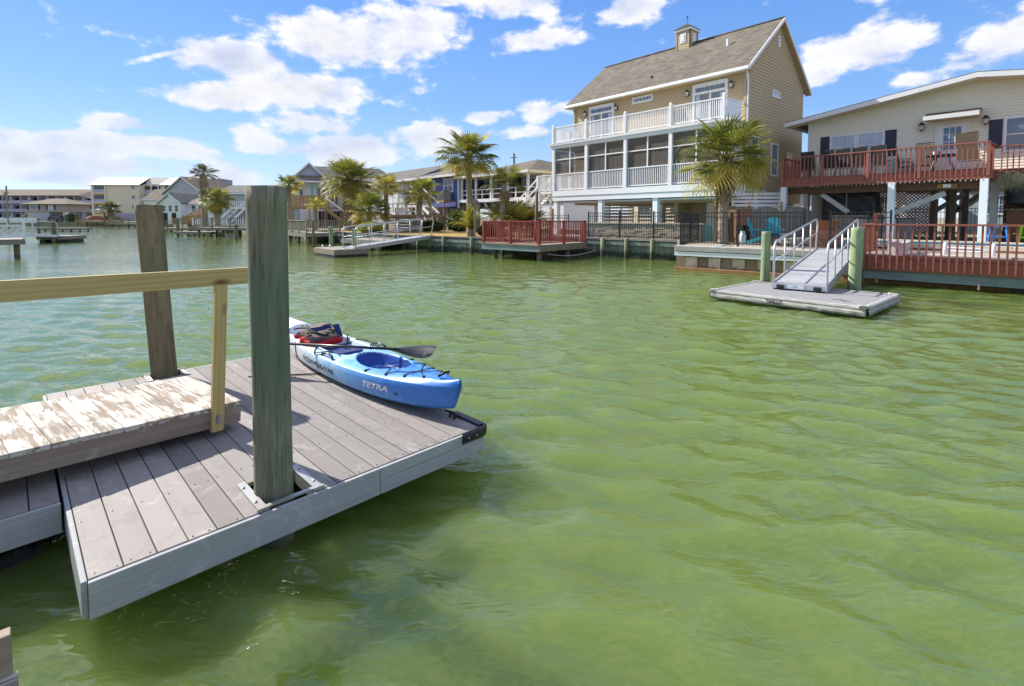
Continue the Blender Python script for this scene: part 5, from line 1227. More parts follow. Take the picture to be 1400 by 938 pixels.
# raised pool edge of stone behind the fence
def stone_wall():
    t = thing('stone_pool_wall', 'raised beige ledgestone pool wall behind the black fence', 'pool wall', (3.75, 27.75, GZ), R(-41.5)); rr = random.Random(4); L_ = 6.6; m = MB(); z = .0
    while z < .74:
        h = rr.uniform(.07, .12); x = 0
        while x < L_:
            l = rr.uniform(.15, .5); d = rr.uniform(0, .035); m.box(x, min(x + l - .008, L_), -d, .05, z, z + h - .008); x += l
        z += h
    m.build('ledgestones', m_stone, t, kind='stuff'); MB().box(0, L_, .04, .4, 0, .75).build('core', m_mortar, t); piece('coping', L_ + .1, .50, .06, m_coping, t, (L_ / 2, .18, .84)); piece('tile_band', L_, .02, .09, m_tile2, t, (L_ / 2, .02, .755)); MB().box(.1, L_, .44, 2.6, 0, .80).build('water', m_pool, t)
m_stone = plain('ledgestone', (.58, .50, .40), .9, .35, 4, bump=.4); m_mortar = plain('mortar', (.30, .27, .23), .95, .2, 5); m_tile2 = plain('turquoise_tile', (.18, .42, .44), .25, .3, 20, pv=0)
stone_wall()
fence('black picket fence on the plank seawall in front of the tan house', [(4.05, 26.72), (8.25, 23.25)], GZ + .10, 1.32)
fence('black picket fence beside the stairs of the tan house', [(-.1, 31.0), (3.4, 30.4)], GZ + .02, 1.3)

# red waterside platform
RF = (-1.46, 25.42); RA = R(-41.4)
def red_platform():
    t = thing('red_platform', 'dark red railed platform standing over the water on piles', 'deck', (RF[0], RF[1], 0), RA); W, Dp = 3.58, 3.9
    for i in range(26): piece('deck_board', W, .14, .035, m_greywood, t, (W / 2, .08 + i * .148, .70))
    for y in (-.015, Dp): piece('rim_board', W + .1, .05, .26, m_teal, t, (W / 2, y, .43))
    for x in (-.01, W + .01): piece('rim_board', Dp, .05, .26, m_oldwood, t, (x, Dp / 2, .432), R(90))
    piece('rim_cap', W + .16, .12, .035, m_tanwood, t, (W / 2, -.02, .702))
    for p, q, ps in (((0, .05, 0), (W, .05, 0), (0, 1.79, 3.55)), ((W - .03, .05, 0), (W - .03, Dp, 0), (1.95, 3.8)), ((0.03, .05, 0), (.03, Dp, 0), (1.9, 3.8)), ((0, Dp, 0), (1.6, Dp, 0), ())):
        railing(t, p, q, .74, 1.84, m_red, ps, .150, .040, (.13, .045), .11, .02, .80)
    for x, y in ((.5, .35), (W - .25, .35), (.5, 2.6), (W - .25, 2.6)): MB().tube([(x, y, -1.2), (x, y, .5)], .13, 12).build('pile', m_pile2, t, smooth=True)
    for x in (.6, 1.8, 3.0): piece('joist', .06, Dp, .2, m_oldwood, t, (x, Dp / 2, .48))
red_platform()
hs = thing('slack_rope', 'pale rope sagging between the red platform and the seawall', 'rope', (0, 0, 0)); MB().tube([(1.7 + .42 * i, 23.7 + .42 * i * .75, .28 - .16 * math.sin(i / 6 * math.pi) + .05 * i / 6) for i in range(7)], .025, 6).build('rope', m_conc, hs, smooth=True)
pl = thing('lamp_pole', 'dark wooden pole with small lamp behind the red platform', 'pole', (1.30, 26.6, GZ)); MB().tube([(0, 0, -.9), (0, 0, 2.45)], [.10, .085], 12).build('shaft', m_brownwood, pl, smooth=True); MB().lathe([(.05, 2.45), (.09, 2.50), (.09, 2.62), (.02, 2.70)], 10).build('lamp', m_lampglass, pl)

# ================================================================== BLUE HOUSE, GREY HOUSE AND NEIGHBOURS ALONG THE CANAL
m_blue = plain('blue_siding', (.085, .125, .40), .65, .12, 1.5, pv=.02, stretch=(.5, .5, 6)); m_greyw = plain('grey_wall', (.30, .29, .29), .7, .12, 1.5, pv=.02)
m_whites = plain('white_siding', (.76, .76, .77), .65, .10, 1.5, pv=.03, stretch=(.5, .5, 6)); m_lilac = plain('lilac_grey_siding', (.40, .40, .47), .7, .1, 1.5, pv=.03, stretch=(.5, .5, 6))
m_sage = plain('sage_siding', (.30, .36, .37), .7, .1, 1.5, pv=.03, stretch=(.5, .5, 6)); m_condo = plain('cream_stucco', (.66, .60, .46), .75, .08, 1, pv=.03); m_steel = plain('grey_metal_roof', (.24, .24, .26), .5, .15, 1, pv=.03, stretch=(8, .4, 1))
m_aptblue = plain('slate_blue_wall', (.22, .25, .36), .7, .12, 1, pv=.05); m_wicker = plain('brown_wicker', (.16, .06, .035), .8, .3, 8)
def hip(t, x0, x1, y0, y1, ze, zr, mat, inset=None, over=.0, name='roof'):
    i = (y1 - y0) / 2 if inset is None else inset; ym = (y0 + y1) / 2
    a, b = (x0 + i, ym, zr), (x1 - i, ym, zr)
    roof_slab(t, [(x0, y0, ze), (x1, y0, ze), b, a], .10, mat, name); roof_slab(t, [(x1, y1, ze), (x0, y1, ze), a, b], .10, mat, name)
    roof_slab(t, [(x1, y0, ze), (x1, y1, ze), b], .10, mat, name); roof_slab(t, [(x0, y1, ze), (x0, y0, ze), a], .10, mat, name)
def gable(t, x0, x1, y0, y1, ze, zr, mat, wallmat, along='x', ov=.35):
    """gable roof with its two end triangles"""
    if along == 'x':
        ym = (y0 + y1) / 2; k = (zr - ze) / (ym - y0); e = ze - k * ov
        roof_slab(t, [(x0 - ov, y0 - ov, e), (x1 + ov, y0 - ov, e), (x1 + ov, ym, zr), (x0 - ov, ym, zr)], .12, mat); roof_slab(t, [(x1 + ov, y1 + ov, e), (x0 - ov, y1 + ov, e), (x0 - ov, ym, zr), (x1 + ov, ym, zr)], .12, mat)
        for x, s_ in ((x0 + .01, -1), (x1 - .01, 1)): m = MB(); m.plate([(x, y0, ze - .02), (x, y1, ze - .02), (x, ym, zr - .12)], .05, (1, 0, 0)); m.build('gable_end', wallmat, t)
        piece('fascia', x1 - x0 + 2 * ov, .05, .18, m_trim, t, ((x0 + x1) / 2, y0 - ov - .03, e - .16))
    else:
        xm = (x0 + x1) / 2; k = (zr - ze) / (xm - x0); e = ze - k * ov
        roof_slab(t, [(x1 + ov, y0 - ov, e), (x1 + ov, y1 + ov, e), (xm, y1 + ov, zr), (xm, y0 - ov, zr)], .12, mat); roof_slab(t, [(x0 - ov, y1 + ov, e), (x0 - ov, y0 - ov, e), (xm, y0 - ov, zr), (xm, y1 + ov, zr)], .12, mat)
        for y in (y0 + .01, y1 - .01): m = MB(); m.plate([(x0, y, ze - .02), (x1, y, ze - .02), (xm, y, zr - .12)], .05, (0, 1, 0)); m.build('gable_end', wallmat, t)
        for s_ in (-1, 1):
            m = MB(); xe = xm + s_ * (xm - x0 + ov); m.plate([(xe, y0 - ov - .04, e - .20), (xm, y0 - ov - .04, zr - .22), (xm, y0 - ov - .04, zr), (xe, y0 - ov - .04, e)], .05, (0, -1, 0)); m.build('rake_board', m_trim, t)
GP = (-6.7, 46.0)
def blue_house():
    t = thing('blue_house', 'bright blue raised house with white trimmed windows behind the palms', 'house', (GP[0], GP[1], 0), UA)
    MB().box(-1.3, 3.3, 0, 9, 2.9, 5.7).build('wall', m_blue, t); MB().box(-9, -1.32, 2.6, 9, 2.9, 5.68).build('wall', m_whites, t)
    for i in range(16): piece('groove_board', 4.56, .02, .165, m_blue, t, (1.0, -.012, 2.95 + i * .172))
    window(t, -1.15, -.45, 4.45, 5.40, -.02, m_glass_b, m_trim, 2, 2, fw=.10); window(t, .93, 2.47, 4.2, 5.45, -.02, m_glass_b, m_trim, 2, 2, fw=.12, mw=.08)
    piece('corner_board', .22, .12, 2.9, m_trim, t, (3.25, -.03, 2.8)); hip(t, -9.4, 4.0, -.8, 9.6, 5.66, 6.95, m_shingle_g, 5.2); piece('fascia', 13.4, .06, .20, m_trim, t, (-2.7, -.83, 5.50))
    for x in (-8.6, -5.2, -1.5, 1.0, 3.1): piece('pier', .25, .25, 2.1, m_greywood, t, (x, .4, GZ))
    piece('porch_floor', 7.6, 2.6, .2, m_trim, t, (-5.1, 1.3, 3.0)); MB().box(-8.8, -1.6, 2.5, 2.58, 3.2, 5.6).build('porch_back', m_brownwood, t)
    for x in (-8.8, -6.4, -4.0, -1.5): piece('porch_post', .14, .14, 2.5, m_white, t, (x, .05, 3.1))
    railing(t, (-8.8, .05, 0), (-1.5, .05, 0), 3.2, 4.15, m_white, (), .35, .05, (.1, .07), .1, 0, 3.3)
    for x in (-8.0, -5.6, -3.2): seg('brace', (x, .1, 2.9), (x + .9, .1, 1.7), .1, .12, m_white, t)
    # low white deck and stair in front
    d = put('front_deck', None, t); piece('deck', 6.2, 2.6, .18, m_tanwood, d, (.2, -3.0, 2.05)); 
    for x in (-2.7, -.2, 3.0): piece('leg', .2, .2, 1.3, m_greywood, d, (x, -4.0, GZ))
    railing(t, (-2.9, -4.2, 0), (3.3, -4.2, 0), 2.2, 3.2, m_white, (0, 1.5, 3.1, 4.6, 6.2), .75, .07, (.12, .09), .14, .1, 2.45, name='deck_railing')
    for y in (-2.6, -1.6): seg('stringer', (-.6, y, 4.0), (2.6, y, 2.3), .06, .25, m_white, t); seg('handrail', (-.6, y, 4.9), (2.6, y, 3.2), .08, .1, m_white, t)
    for i in range(8): piece('tread', .32, 1.0, .05, m_white, t, (-.4 + i * .38, -2.1, 3.8 - i * .2))
    for i in range(5): piece('skirt_board', 5.8, .04, .20, m_greywood, t, (.2, -4.1, .95 + i * .23))
    ac = put('air_conditioner', None, t, (2.1, -.75, 3.45)); MB().box(-.42, .42, -.4, .4, 0, .78).build('cabinet', m_greyw, ac); piece('top_grille', .74, .7, .04, m_lamp, ac, (0, 0, .785)); piece('platform', 1.3, 1.0, .14, m_tanwood, ac, (0, .05, -.15))
    for i in range(7): piece('grille_slat', .70, .02, .03, m_lamp, ac, (0, -.41, .08 + i * .095))
    for x in (-.5, .5): piece('platform_leg', .1, .1, 2.5, m_tanwood, ac, (x, -.35, -2.62))
    MB().tube([(0, 4.5, 6.7), (0, 4.5, 7.35)], .10, 8).build('vent_pipe', m_black, t)
blue_house()
def grey_house():
    t = thing('grey_porch_house', 'grey raised house with open white railed porch left of the tan house', 'house', (GP[0], GP[1], 0), UA)
    MB().box(3.6, 11.0, 2.4, 10, 3.4, 5.45).build('wall', m_greyw, t); piece('porch_floor', 8.7, 3.0, .25, m_trim, t, (7.7, 1.4, 3.25))
    for x in (3.6, 5.6, 7.6, 9.6, 11.9): piece('porch_post', .16, .16, 2.0, m_vinyl, t, (x, .08, 3.48)); piece('pier', .25, .25, 2.4, m_greywood, t, (x, .3, GZ))
    for y in (1.7, 3.2): piece('porch_post', .16, .16, 2.0, m_vinyl, t, (11.9, y, 3.48))
    r = put('porch_railing', None, t)
    for z in (4.22, 3.86): piece('rail', 8.3, .07, .07, m_vinyl, r, (7.75, .08, z)); piece('rail', 3.2, .07, .07, m_vinyl, r, (11.9, 1.6, z), R(90))
    for i in range(7): piece('rail_post', .08, .08, .8, m_vinyl, r, (3.7 + i * 1.37, .08, 3.48))
    for x0, x1 in ((4.0, 5.0), (5.4, 6.6), (9.4, 10.4)): window(t, x0, x1, 4.05, 5.2, 2.38, m_glass_b, m_trim, 2, 2, fw=.1)
    MB().box(7.6, 8.6, 2.33, 2.39, 3.5, 5.3).build('door', m_dark, t)
    hip(t, 3.2, 12.5, -.45, 10.4, 5.42, 6.95, m_shingle, 4.6); piece('fascia', 9.3, .06, .20, m_trim, t, (7.85, -.47, 5.26)); piece('fascia', 10.8, .06, .20, m_cream, t, (12.5, 5.0, 5.26), R(90)); piece('porch_ceiling', 8.8, 2.9, .05, m_cream, t, (7.8, 1.2, 5.28))
    for x in (4.6, 6.6, 8.8): seg('brace', (x, .2, 3.2), (x + .8, .2, 2.1), .1, .12, m_white, t)
grey_house()
for i, (x, lab) in enumerate(((5.0, 'left brown wicker chair on the grey house porch'), (7.4, 'middle brown wicker chair on the grey house porch'), (10.3, 'right brown wicker chair on the grey house porch'))):
    c_ = thing('wicker_chair', lab, 'chair', (*fr(GP, x, 1.1), 3.51), UA + R(180), 'wicker chairs on the grey porch'); cushion(.85, .8, .5, m_wicker, 'seat', (0, 0, .28), (0, 0, 0), i, c_); b = MB(); b.plate([(-.42, .32, .3), (.42, .32, .3), (.36, .46, .85), (-.36, .46, .85)], .08); b.build('backrest', m_wicker, c_)
    for sx in (-1, 1): piece('arm', .12, .7, .55, m_wicker, c_, (sx * .40, .02, .02))

WP = (-25.9, 60.0)
def white_house():
    t = thing('white_gable_house', 'white house with dark gabled roof and tan wooden deck', 'house', (WP[0], WP[1], 0), R(21))
    siding(t, .1, 11, GZ, 6.4, 0, m_whites, .2, 'front_siding'); MB().box(.12, 11, .03, 9, GZ, 6.4).build('wall', m_whites, t); MB().box(5.2, 7.6, -1.6, 0, GZ, 6.3).build('bay_wall', m_whites, t)
    gable(t, .1, 3.5, -.2, 8, 6.9, 8.55, m_shingle_g, m_lilac, 'y', .3); roof_slab(t, [(1.9, -.5, 6.35), (12.6, -.5, 6.35), (10.4, 4, 8.45), (1.8, 4, 8.5)], .12, m_shingle_g); roof_slab(t, [(12.6, -.5, 6.35), (12.6, 9.4, 6.35), (10.4, 4, 8.45)], .12, m_shingle_g); roof_slab(t, [(12.6, 9.4, 6.35), (1.9, 9.4, 6.35), (1.8, 4, 8.5), (10.4, 4, 8.45)], .12, m_shingle_g)
    roof_slab(t, [(-.7, -1.7, 6.25), (4.0, -1.7, 6.25), (3.5, -.2, 7.0), (.1, -.2, 7.0)], .10, m_shingle_b); roof_slab(t, [(-.7, 6, 6.25), (-.7, -1.7, 6.25), (.1, -.2, 7.0), (.1, 6, 7.0)], .10, m_shingle_b); piece('fascia', 4.7, .06, .18, m_trim, t, (1.65, -1.72, 6.08)); piece('fascia', 8.6, .06, .18, m_trim, t, (8.3, -.53, 6.2))
    window(t, .6, 1.15, 3.9, 5.4, -.03, m_glass_b, m_trim, 1, 2); piece('teal_post', .25, .25, 2.4, m_tealp, t, (2.1, -1.5, 3.9))
    for i in range(5): window(t, 2.6 + i * .5, 3.06 + i * .5, 3.5, 5.6, -.04, m_glass, m_trim, 1, 1, fw=.07)
    window(t, 8.4, 9.4, 4.0, 5.4, -.03, m_glass_b, m_trim, 2, 2); window(t, -.0, .6, 1.2, 3.0, -.03, m_curtain, m_tealp, 1, 1)
    d = put('wood_deck', None, t); piece('deck', 5.2, 3.2, .22, m_tanwood, d, (2.6, -3.2, 2.95))
    for i in range(22): piece('skirt_board', .16, .04, 1.2, m_tanwood, d, (.1 + i * .18, -4.78, 3.15))
    piece('rail_cap', 4.1, .16, .08, m_tanwood, d, (2.0, -4.78, 4.36)); piece('rail_cap', .9, .16, .08, m_tanwood, d, (4.8, -4.2, 4.36))
    for i in range(5): piece('skirt_board', .10, .04, 1.1, m_tanwood, d, (4.35 + i * .2, -4.2, 3.2))
    for x in (.1, 1.8, 3.5, 5.1): piece('deck_post', .2, .2, 2.2, m_tanwood, d, (x, -4.6, GZ))
    for i in range(10): piece('tread', .30, 1.0, .06, m_tanwood, d, (3.6 + i * .24, -5.4, 2.85 - i * .20))
    for y in (-5.95, -4.9): seg('stringer', (3.5, y, 2.95), (6.1, y, .85), .06, .34, m_tanwood, d); seg('handrail', (3.5, y, 4.2), (6.1, y, 2.1), .09, .14, m_white, d)
    for i in range(12): piece('lattice_board', .3, .04, 1.7, m_brownwood if i % 3 else m_dark, d, (2.9 + i * .33, -4.3, 1.0))
m_tealp = plain('teal_paint', (.10, .40, .42), .6, .15, 4)
white_house()
g2 = thing('grey_roof_house', 'low house showing only a long grey roof behind the palms', 'house', (-20.2, 62.0, 0), UA)
MB().box(0, 15, 0, 9, GZ, 5.9).build('wall', m_whites, g2); gable(g2, -.5, 16, 0, 9, 5.9, 7.55, m_shingle_g, m_whites, 'x', .4); window(g2, 4, 5.2, 3.6, 5.0, -.02, m_glass_b, m_trim, 2, 2); window(g2, 8, 9.2, 3.6, 5.0, -.02, m_glass_b, m_trim, 2, 2)

# ------------------------------------------------------------------ docks along the far bank
def small_dock(label, p, rz, L_, D_, z, mat, railmat=None, cat='dock', name='wooden_dock', back=False, step=.16, grp=None, rh=1.0):
    t = thing(name, label, cat, (p[0], p[1], 0), rz, grp); n = max(2, int(D_ / .28))
    for i in range(n): piece('deck_board', L_, D_ / n - .012, .05, mat, t, (0, (i + .5) * D_ / n, z - .05))
    for y in (0, D_): piece('rim_board', L_ + .04, .05, .22, mat, t, (0, y, z - .275))
    for x in (-L_ / 2, L_ / 2): piece('rim_board', .05, D_ - .1, .22, mat, t, (x, D_ / 2, z - .276))
    pm = MB().tube([(0, 0, -1), (0, 0, z - .02)], .12, 10).mesh('pile', m_pile2, True)
    for x in (-L_ / 2 + .3, 0, L_ / 2 - .3):
        for y in (.3, D_ - .3): put('pile', pm, t, (x, y, 0))
    if railmat:
        railing(t, (-L_ / 2, .05, 0), (L_ / 2, .05, 0), z, z + rh, railmat, [L_ * k / 3 for k in range(4)], step, .05, (.14, .06), .12, .04, z + .12)
        railing(t, (L_ / 2 - .05, .05, 0), (L_ / 2 - .05, D_, 0), z, z + rh, railmat, (D_,), step, .05, (.14, .06), .12, .04, z + .12)
    return t
bulkhead('long weathered plank seawall running away down the right bank', (-47, 78), (-7.6, 32.85), GZ + .02, m_sheet, m_greywood, m_pile2, .9, 4.0, seed=8)
lf = thing('wooden_float', 'small weathered wooden float left of the red platform', 'dock', (-8.88, 25.18, 0), R(131))
MB().box(.05, 2.75, -1.8, -.05, -.15, .12).build('float', m_black, lf)
for i in range(9): piece('deck_board', 2.8, .19, .05, m_greywood, lf, (1.4, -.10 - i * .2, .34))
for y in (.0, -1.82): piece('rim_board', 2.84, .05, .24, m_oldwood, lf, (1.4, y, .12))
for x in (-.02, 2.82): piece('rim_board', .05, 1.8, .24, m_oldwood, lf, (x, -.91, .121))
ldr = MB()
for y in (-.5, -.9): ldr.tube([(2.75, y, .42), (2.95, y, .48), (3.5, y, -.25)], .03, 8)
for k in (.35, .7): ldr.tube([(2.95 + .55 * k, -.5, .48 - .73 * k), (2.95 + .55 * k, -.9, .48 - .73 * k)], .025, 8)
ldr.build('swim_ladder', m_vinyl, lf, smooth=True)
gangway('gangway', 'grey metal gangway on the left leading to the weathered float', (-8.55, 26.35, .44), (-5.15, 30.85, .92), 1.0, 1.05, m_aludeck, None, 5)
pile('treated_pile', 'green pile at the near end of the left metal gangway', (-8.45, 27.0, 0), (-8.45, 27.0, 1.42), .12, .11, m_pile_green, seed=31)
pile('treated_pile', 'green pile behind the weathered float', (-11.7, 32.6, 0), (-11.7, 32.6, 1.42), .13, .12, m_pile_green, seed=32)
pile('thin_mooring_pile', 'thin brown mooring pile left of the green pile behind the float', (-13.5, 34.3, 0), (-13.5, 34.3, 1.75), .09, .08, m_pile2, seed=33)
small_dock('low grey dock under the left metal gangway', (-9.6, 31.6), R(-41), 4.2, 2.4, .62, m_greywood)
small_dock('grey dock with slatted rail beyond the thick near pile', (-17.3, 40.2), R(-49), 5.0, 2.6, .80, m_greywood, m_greywood)
small_dock('railed brown dock reaching out from the right bank left of the near pile', (-30.3, 52.5), R(-12), 6.5, 3.0, .95, m_greywood, m_greywood, step=.24)
small_dock('low float at the left end of the railed brown dock', (-35.2, 55.6), R(-8), 4.6, 2.0, .42, m_greywood)
small_dock('white railed dock in front of the orange stairs', (-38.5, 66.0), R(-6), 7.0, 3, .95, m_greywood, m_white, step=.3)
small_dock('low grey dock left of the white railed dock', (-48.5, 69.5), R(-4), 6.5, 2.4, .55, m_greywood, m_greywood, step=.34)
small_dock('brown railed dock in the far distance beside the back pile', (-72.5, 97.0), R(0), 7.0, 3, .85, m_greywood, m_greywood, step=.4)
small_dock('tan railed dock on the far shore below the cream condominium', (-97.0, 117.5), R(0), 9.0, 3, 1.2, m_tanwood, m_tanwood, step=.5)
small_dock('long low dock on the far shore under the small palm', (-87.0, 114.5), R(0), 11.0, 2.4, .55, m_greywood)
for i, (x, y, zt, lab) in enumerate(((-38.8, 58.6, 1.9, 'dark pile beside the white railed dock'), (-25.8, 47.2, 1.35, 'grey pile at the right end of the railed brown dock'), (-36.55, 40.25, 1.85, 'dark green pile beside the floating platform on the left'), (-61.6, 65.7, 1.9, 'dark green pile in the distance on the far left'), (-91.5, 113.5, 3.2, 'dark pile left of the small palm on the far shore'), (-79.5, 110, 2.4, 'dark pile right of the small palm on the far shore'))):
    pile('mooring_pile', lab, (x, y, 0), (x, y, zt), .17, .15, m_pile, 'mooring piles along the canal', seed=40 + i)

# white railed dock at the left edge with its gangway and float
wd = small_dock('white lattice railed dock at the left edge of the view', (-28.1, 22.75), R(45), 8.8, 2.6, .90, m_greywood, None)
for s_ in range(5):
    x0 = -4.4 + s_ * 1.76; piece('rail_post', .12, .12, .95, m_white, wd, (x0 + 1.74, .05, .90)); piece('top_rail', 1.66, .09, .08, m_white, wd, (x0 + .87, .05, 1.56)); piece('bottom_rail', 1.66, .07, .07, m_white, wd, (x0 + .87, .05, 1.0))
    for k in range(5): seg('lattice_bar', (x0 + .1 + k * .3, .04, 1.08), (x0 + .5 + k * .3, .04, 1.56), .02, .045, m_white, wd)
    for k in range(5): seg('lattice_bar', (x0 + .5 + k * .3, .065, 1.08), (x0 + .1 + k * .3, .065, 1.56), .02, .045, m_white, wd)
gangway('gangway', 'silver gangway at the far left crossing to the floating platform', (-36.6, 40.6, .60), (-40.5, 36.5, .95), 1.0, 1.05, m_aludeck, None, 3)
fp = small_dock('floating platform on dark drums at the far left', (-36.7, 40.3), R(8), 2.3, 2.0, .52, m_greywood)
for x in (-.8, .8): MB().tube([(x, .1, .08), (x, 1.9, .08)], .24, 12).build('drum', m_black, fp)
small_dock('dark float behind the silver gangway', (-63.5, 71.0), R(0), 5.5, 2.0, .5, m_greywood)
fpn = thing('white_fence', 'white panel fence along the far left shore', 'fence', (-119, 112, .7), 0)
for i in range(9): piece('panel', 1.5, .05, 1.1, m_white, fpn, (i * 1.7, 0, .1)); piece('post', .14, .14, 1.3, m_white, fpn, (i * 1.7 - .83, 0, 0))
bh = thing('bird_house_pole', 'grey bird house on a pole beside the sago palm', 'bird house', (-2.15, 29.25, GZ), R(-30)); MB().tube([(0, 0, -.5), (0, 0, 1.75)], .06, 10).build('pole', m_greywood, bh); MB().box(-.16, .16, -.15, .15, 1.75, 2.0).build('box', m_greywood, bh); m = MB(); m.add([(-.22, -.21, 2.0), (.22, -.21, 2.0), (.22, .21, 2.0), (-.22, .21, 2.0), (0, -.21, 2.22), (0, .21, 2.22)], [(0, 1, 4), (3, 5, 2), (1, 2, 5, 4), (3, 0, 4, 5), (0, 3, 2, 1)]); m.build('roof', m_greywood, bh)
MB().lathe([(.045, 0), (.045, .01)], 10).build('entrance', m_dark, bh, (0, -.155, 1.88)).rotation_euler = (R(90), 0, 0)
bn = thing('garden_bench', 'white garden bench left of the sago palm shrubs', 'bench', (-.9, 31.0, GZ), R(-40))
for i in range(4): piece('seat_slat', 1.4, .09, .03, m_white, bn, (0, i * .105, .42)); piece('back_slat', 1.4, .03, .07, m_white, bn, (0, .44, .55 + i * .10))
for x in (-.62, .62): piece('leg', .06, .42, .42, m_white, bn, (x, .17, 0)); piece('back_post', .06, .05, .95, m_white, bn, (x, .47, 0))

# ------------------------------------------------------------------ distant houses and apartment blocks
def sage_house():
    t = thing('sage_house', 'grey green house with dark roof and white stairs left of the thick pile', 'house', (-44.3, 75, 0), R(-8)); MB().box(0, 14, 0, 9, GZ, 5.7).build('wall', m_sage, t); gable(t, 0, 14, 0, 9, 5.65, 7.0, m_shingle_g, m_whites, 'x', .3)
    window(t, 2.5, 3.6, 1.4, 2.9, -.02, m_glass_b, m_trim, 2, 2); piece('balcony', 3.2, 1.6, .2, m_white, t, (5.6, -.8, 3.2)); railing(t, (4.0, -1.6, 0), (7.2, -1.6, 0), 3.3, 4.3, m_white, (0, 3.2), .3, .06, (.1, .08), .14, .1, 3.4)
    for x in (2.0, 4.2): seg('stringer', (x + 2.0, -1.6, 3.2), (x - .6, -1.7, .9), .08, .25, m_white, t); seg('handrail', (x + 2.0, -1.62, 4.1), (x - .6, -1.72, 1.8), .08, .10, m_white, t)
    railing(t, (-.5, -3, 0), (4.5, -3, 0), .9, 1.9, m_white, (0, 2.5, 5), .35, .06, (.1, .08), .14, .1, 1.0)
sage_house()
def cottage():
    t = thing('white_cottage', 'white gabled cottage with orange wooden stairs', 'house', (-60.0, 86, 0), R(-14)); MB().box(0, 4.6, 0, 10, GZ, 4.6).build('wall', m_whites, t); gable(t, 0, 4.6, 0, 10, 4.6, 6.1, m_shingle_g, m_whites, 'y', .35)
    MB().box(4.6, 14, 1.5, 10, GZ, 4.5).build('wing', m_whites, t); gable(t, 4.6, 14.5, 1.5, 10, 4.5, 6.2, m_shingle_b, m_whites, 'x', .35)
    for x in (.7, 2.0, 3.3): window(t, x, x + .8, 2.9, 4.1, -.02, m_glass, m_trim, 1, 2, fw=.1)
    for i in range(6): window(t, 5.2 + i * 1.4, 6.2 + i * 1.4, 2.9, 4.1, 1.47, m_glass, m_trim, 1, 2, fw=.1)
    for x in (.8, 2.6): piece('door', .9, .06, 1.9, m_dark, t, (x + .5, -.02, GZ))
    for z in (2.3,): piece('balcony_floor', 9.5, 1.4, .15, m_white, t, (9.4, .8, z)); railing(t, (4.7, .1, 0), (14, .1, 0), z + .1, z + 1.0, m_white, (), .4, .06, (.1, .08), .12, 0, z + .2)
    s = put('orange_stairs', None, t, (6.6, -1.6, 0))
    for y in (0, 1.0): seg('stringer', (0, y, .95), (4.4, y, 3.0), .08, .30, m_orangewood, s); seg('handrail', (0, y, 1.9), (4.4, y, 3.9), .08, .14, m_orangewood, s); seg('mid_rail', (0, y, 1.5), (4.4, y, 3.5), .05, .10, m_orangewood, s)
    for i in range(11): piece('tread', .42, 1.0, .06, m_orangewood, s, (.2 + i * .4, .5, .95 + i * .186)); piece('baluster', .07, .07, 1.0, m_orangewood, s, (.2 + i * .4, 0, 1.0 + i * .186))
    railing(t, (4.6, -1.7, 0), (6.6, -1.7, 0), GZ, 1.9, m_orangewood, (0, 2), .25, .07, (.1, .1), .14, 0, 1.0)
cottage()
def grey_gable():
    t = thing('lilac_gable_house', 'tall lilac grey gabled house behind the white cottage', 'house', (-71.5, 104, 0), R(-20)); MB().box(0, 11, 0, 8, GZ, 7.0).build('wall', m_lilac, t); gable(t, 0, 11, 0, 8, 7.0, 10.2, m_shingle_b, m_lilac, 'y', .4)
    window(t, 1.2, 3.2, 6.0, 7.2, -.02, m_glass, m_trim, 2, 1); t2 = thing('dark_roof_house', 'white house with dark dormer roof left of the lilac gable', 'house', (-78.5, 108, 0), R(0)); MB().box(0, 7.5, 0, 8, GZ, 6.0).build('wall', m_whites, t2); gable(t2, 0, 7.5, 0, 8, 6.0, 8.2, m_shingle_b, m_whites, 'x', .4)
    for x in (.8, 2.8, 5.0): window(t2, x, x + 1.0, 3.5, 4.8, -.02, m_glass, m_trim, 1, 2); window(t2, x, x + 1.0, 1.2, 2.6, -.02, m_glass, m_trim, 1, 2)
    tall = thing('screened_tower', 'white screened stair tower beside the orange stairs', 'building', (-46.6, 77.5, 0), R(-10)); MB().box(0, 3.4, 0, 3, GZ, 5.2).build('wall', m_whites, tall); hip(tall, -.3, 3.7, -.3, 3.3, 5.2, 6.0, m_shingle_g, 1.8); MB().box(.5, 2.9, -.05, 0, 2.9, 5.0).build('screen', m_dark, tall); piece('mullion', .1, .08, 2.1, m_white, tall, (1.7, -.06, 2.9)); piece('mullion', 2.4, .08, .1, m_white, tall, (1.7, -.061, 3.9))
grey_gable()
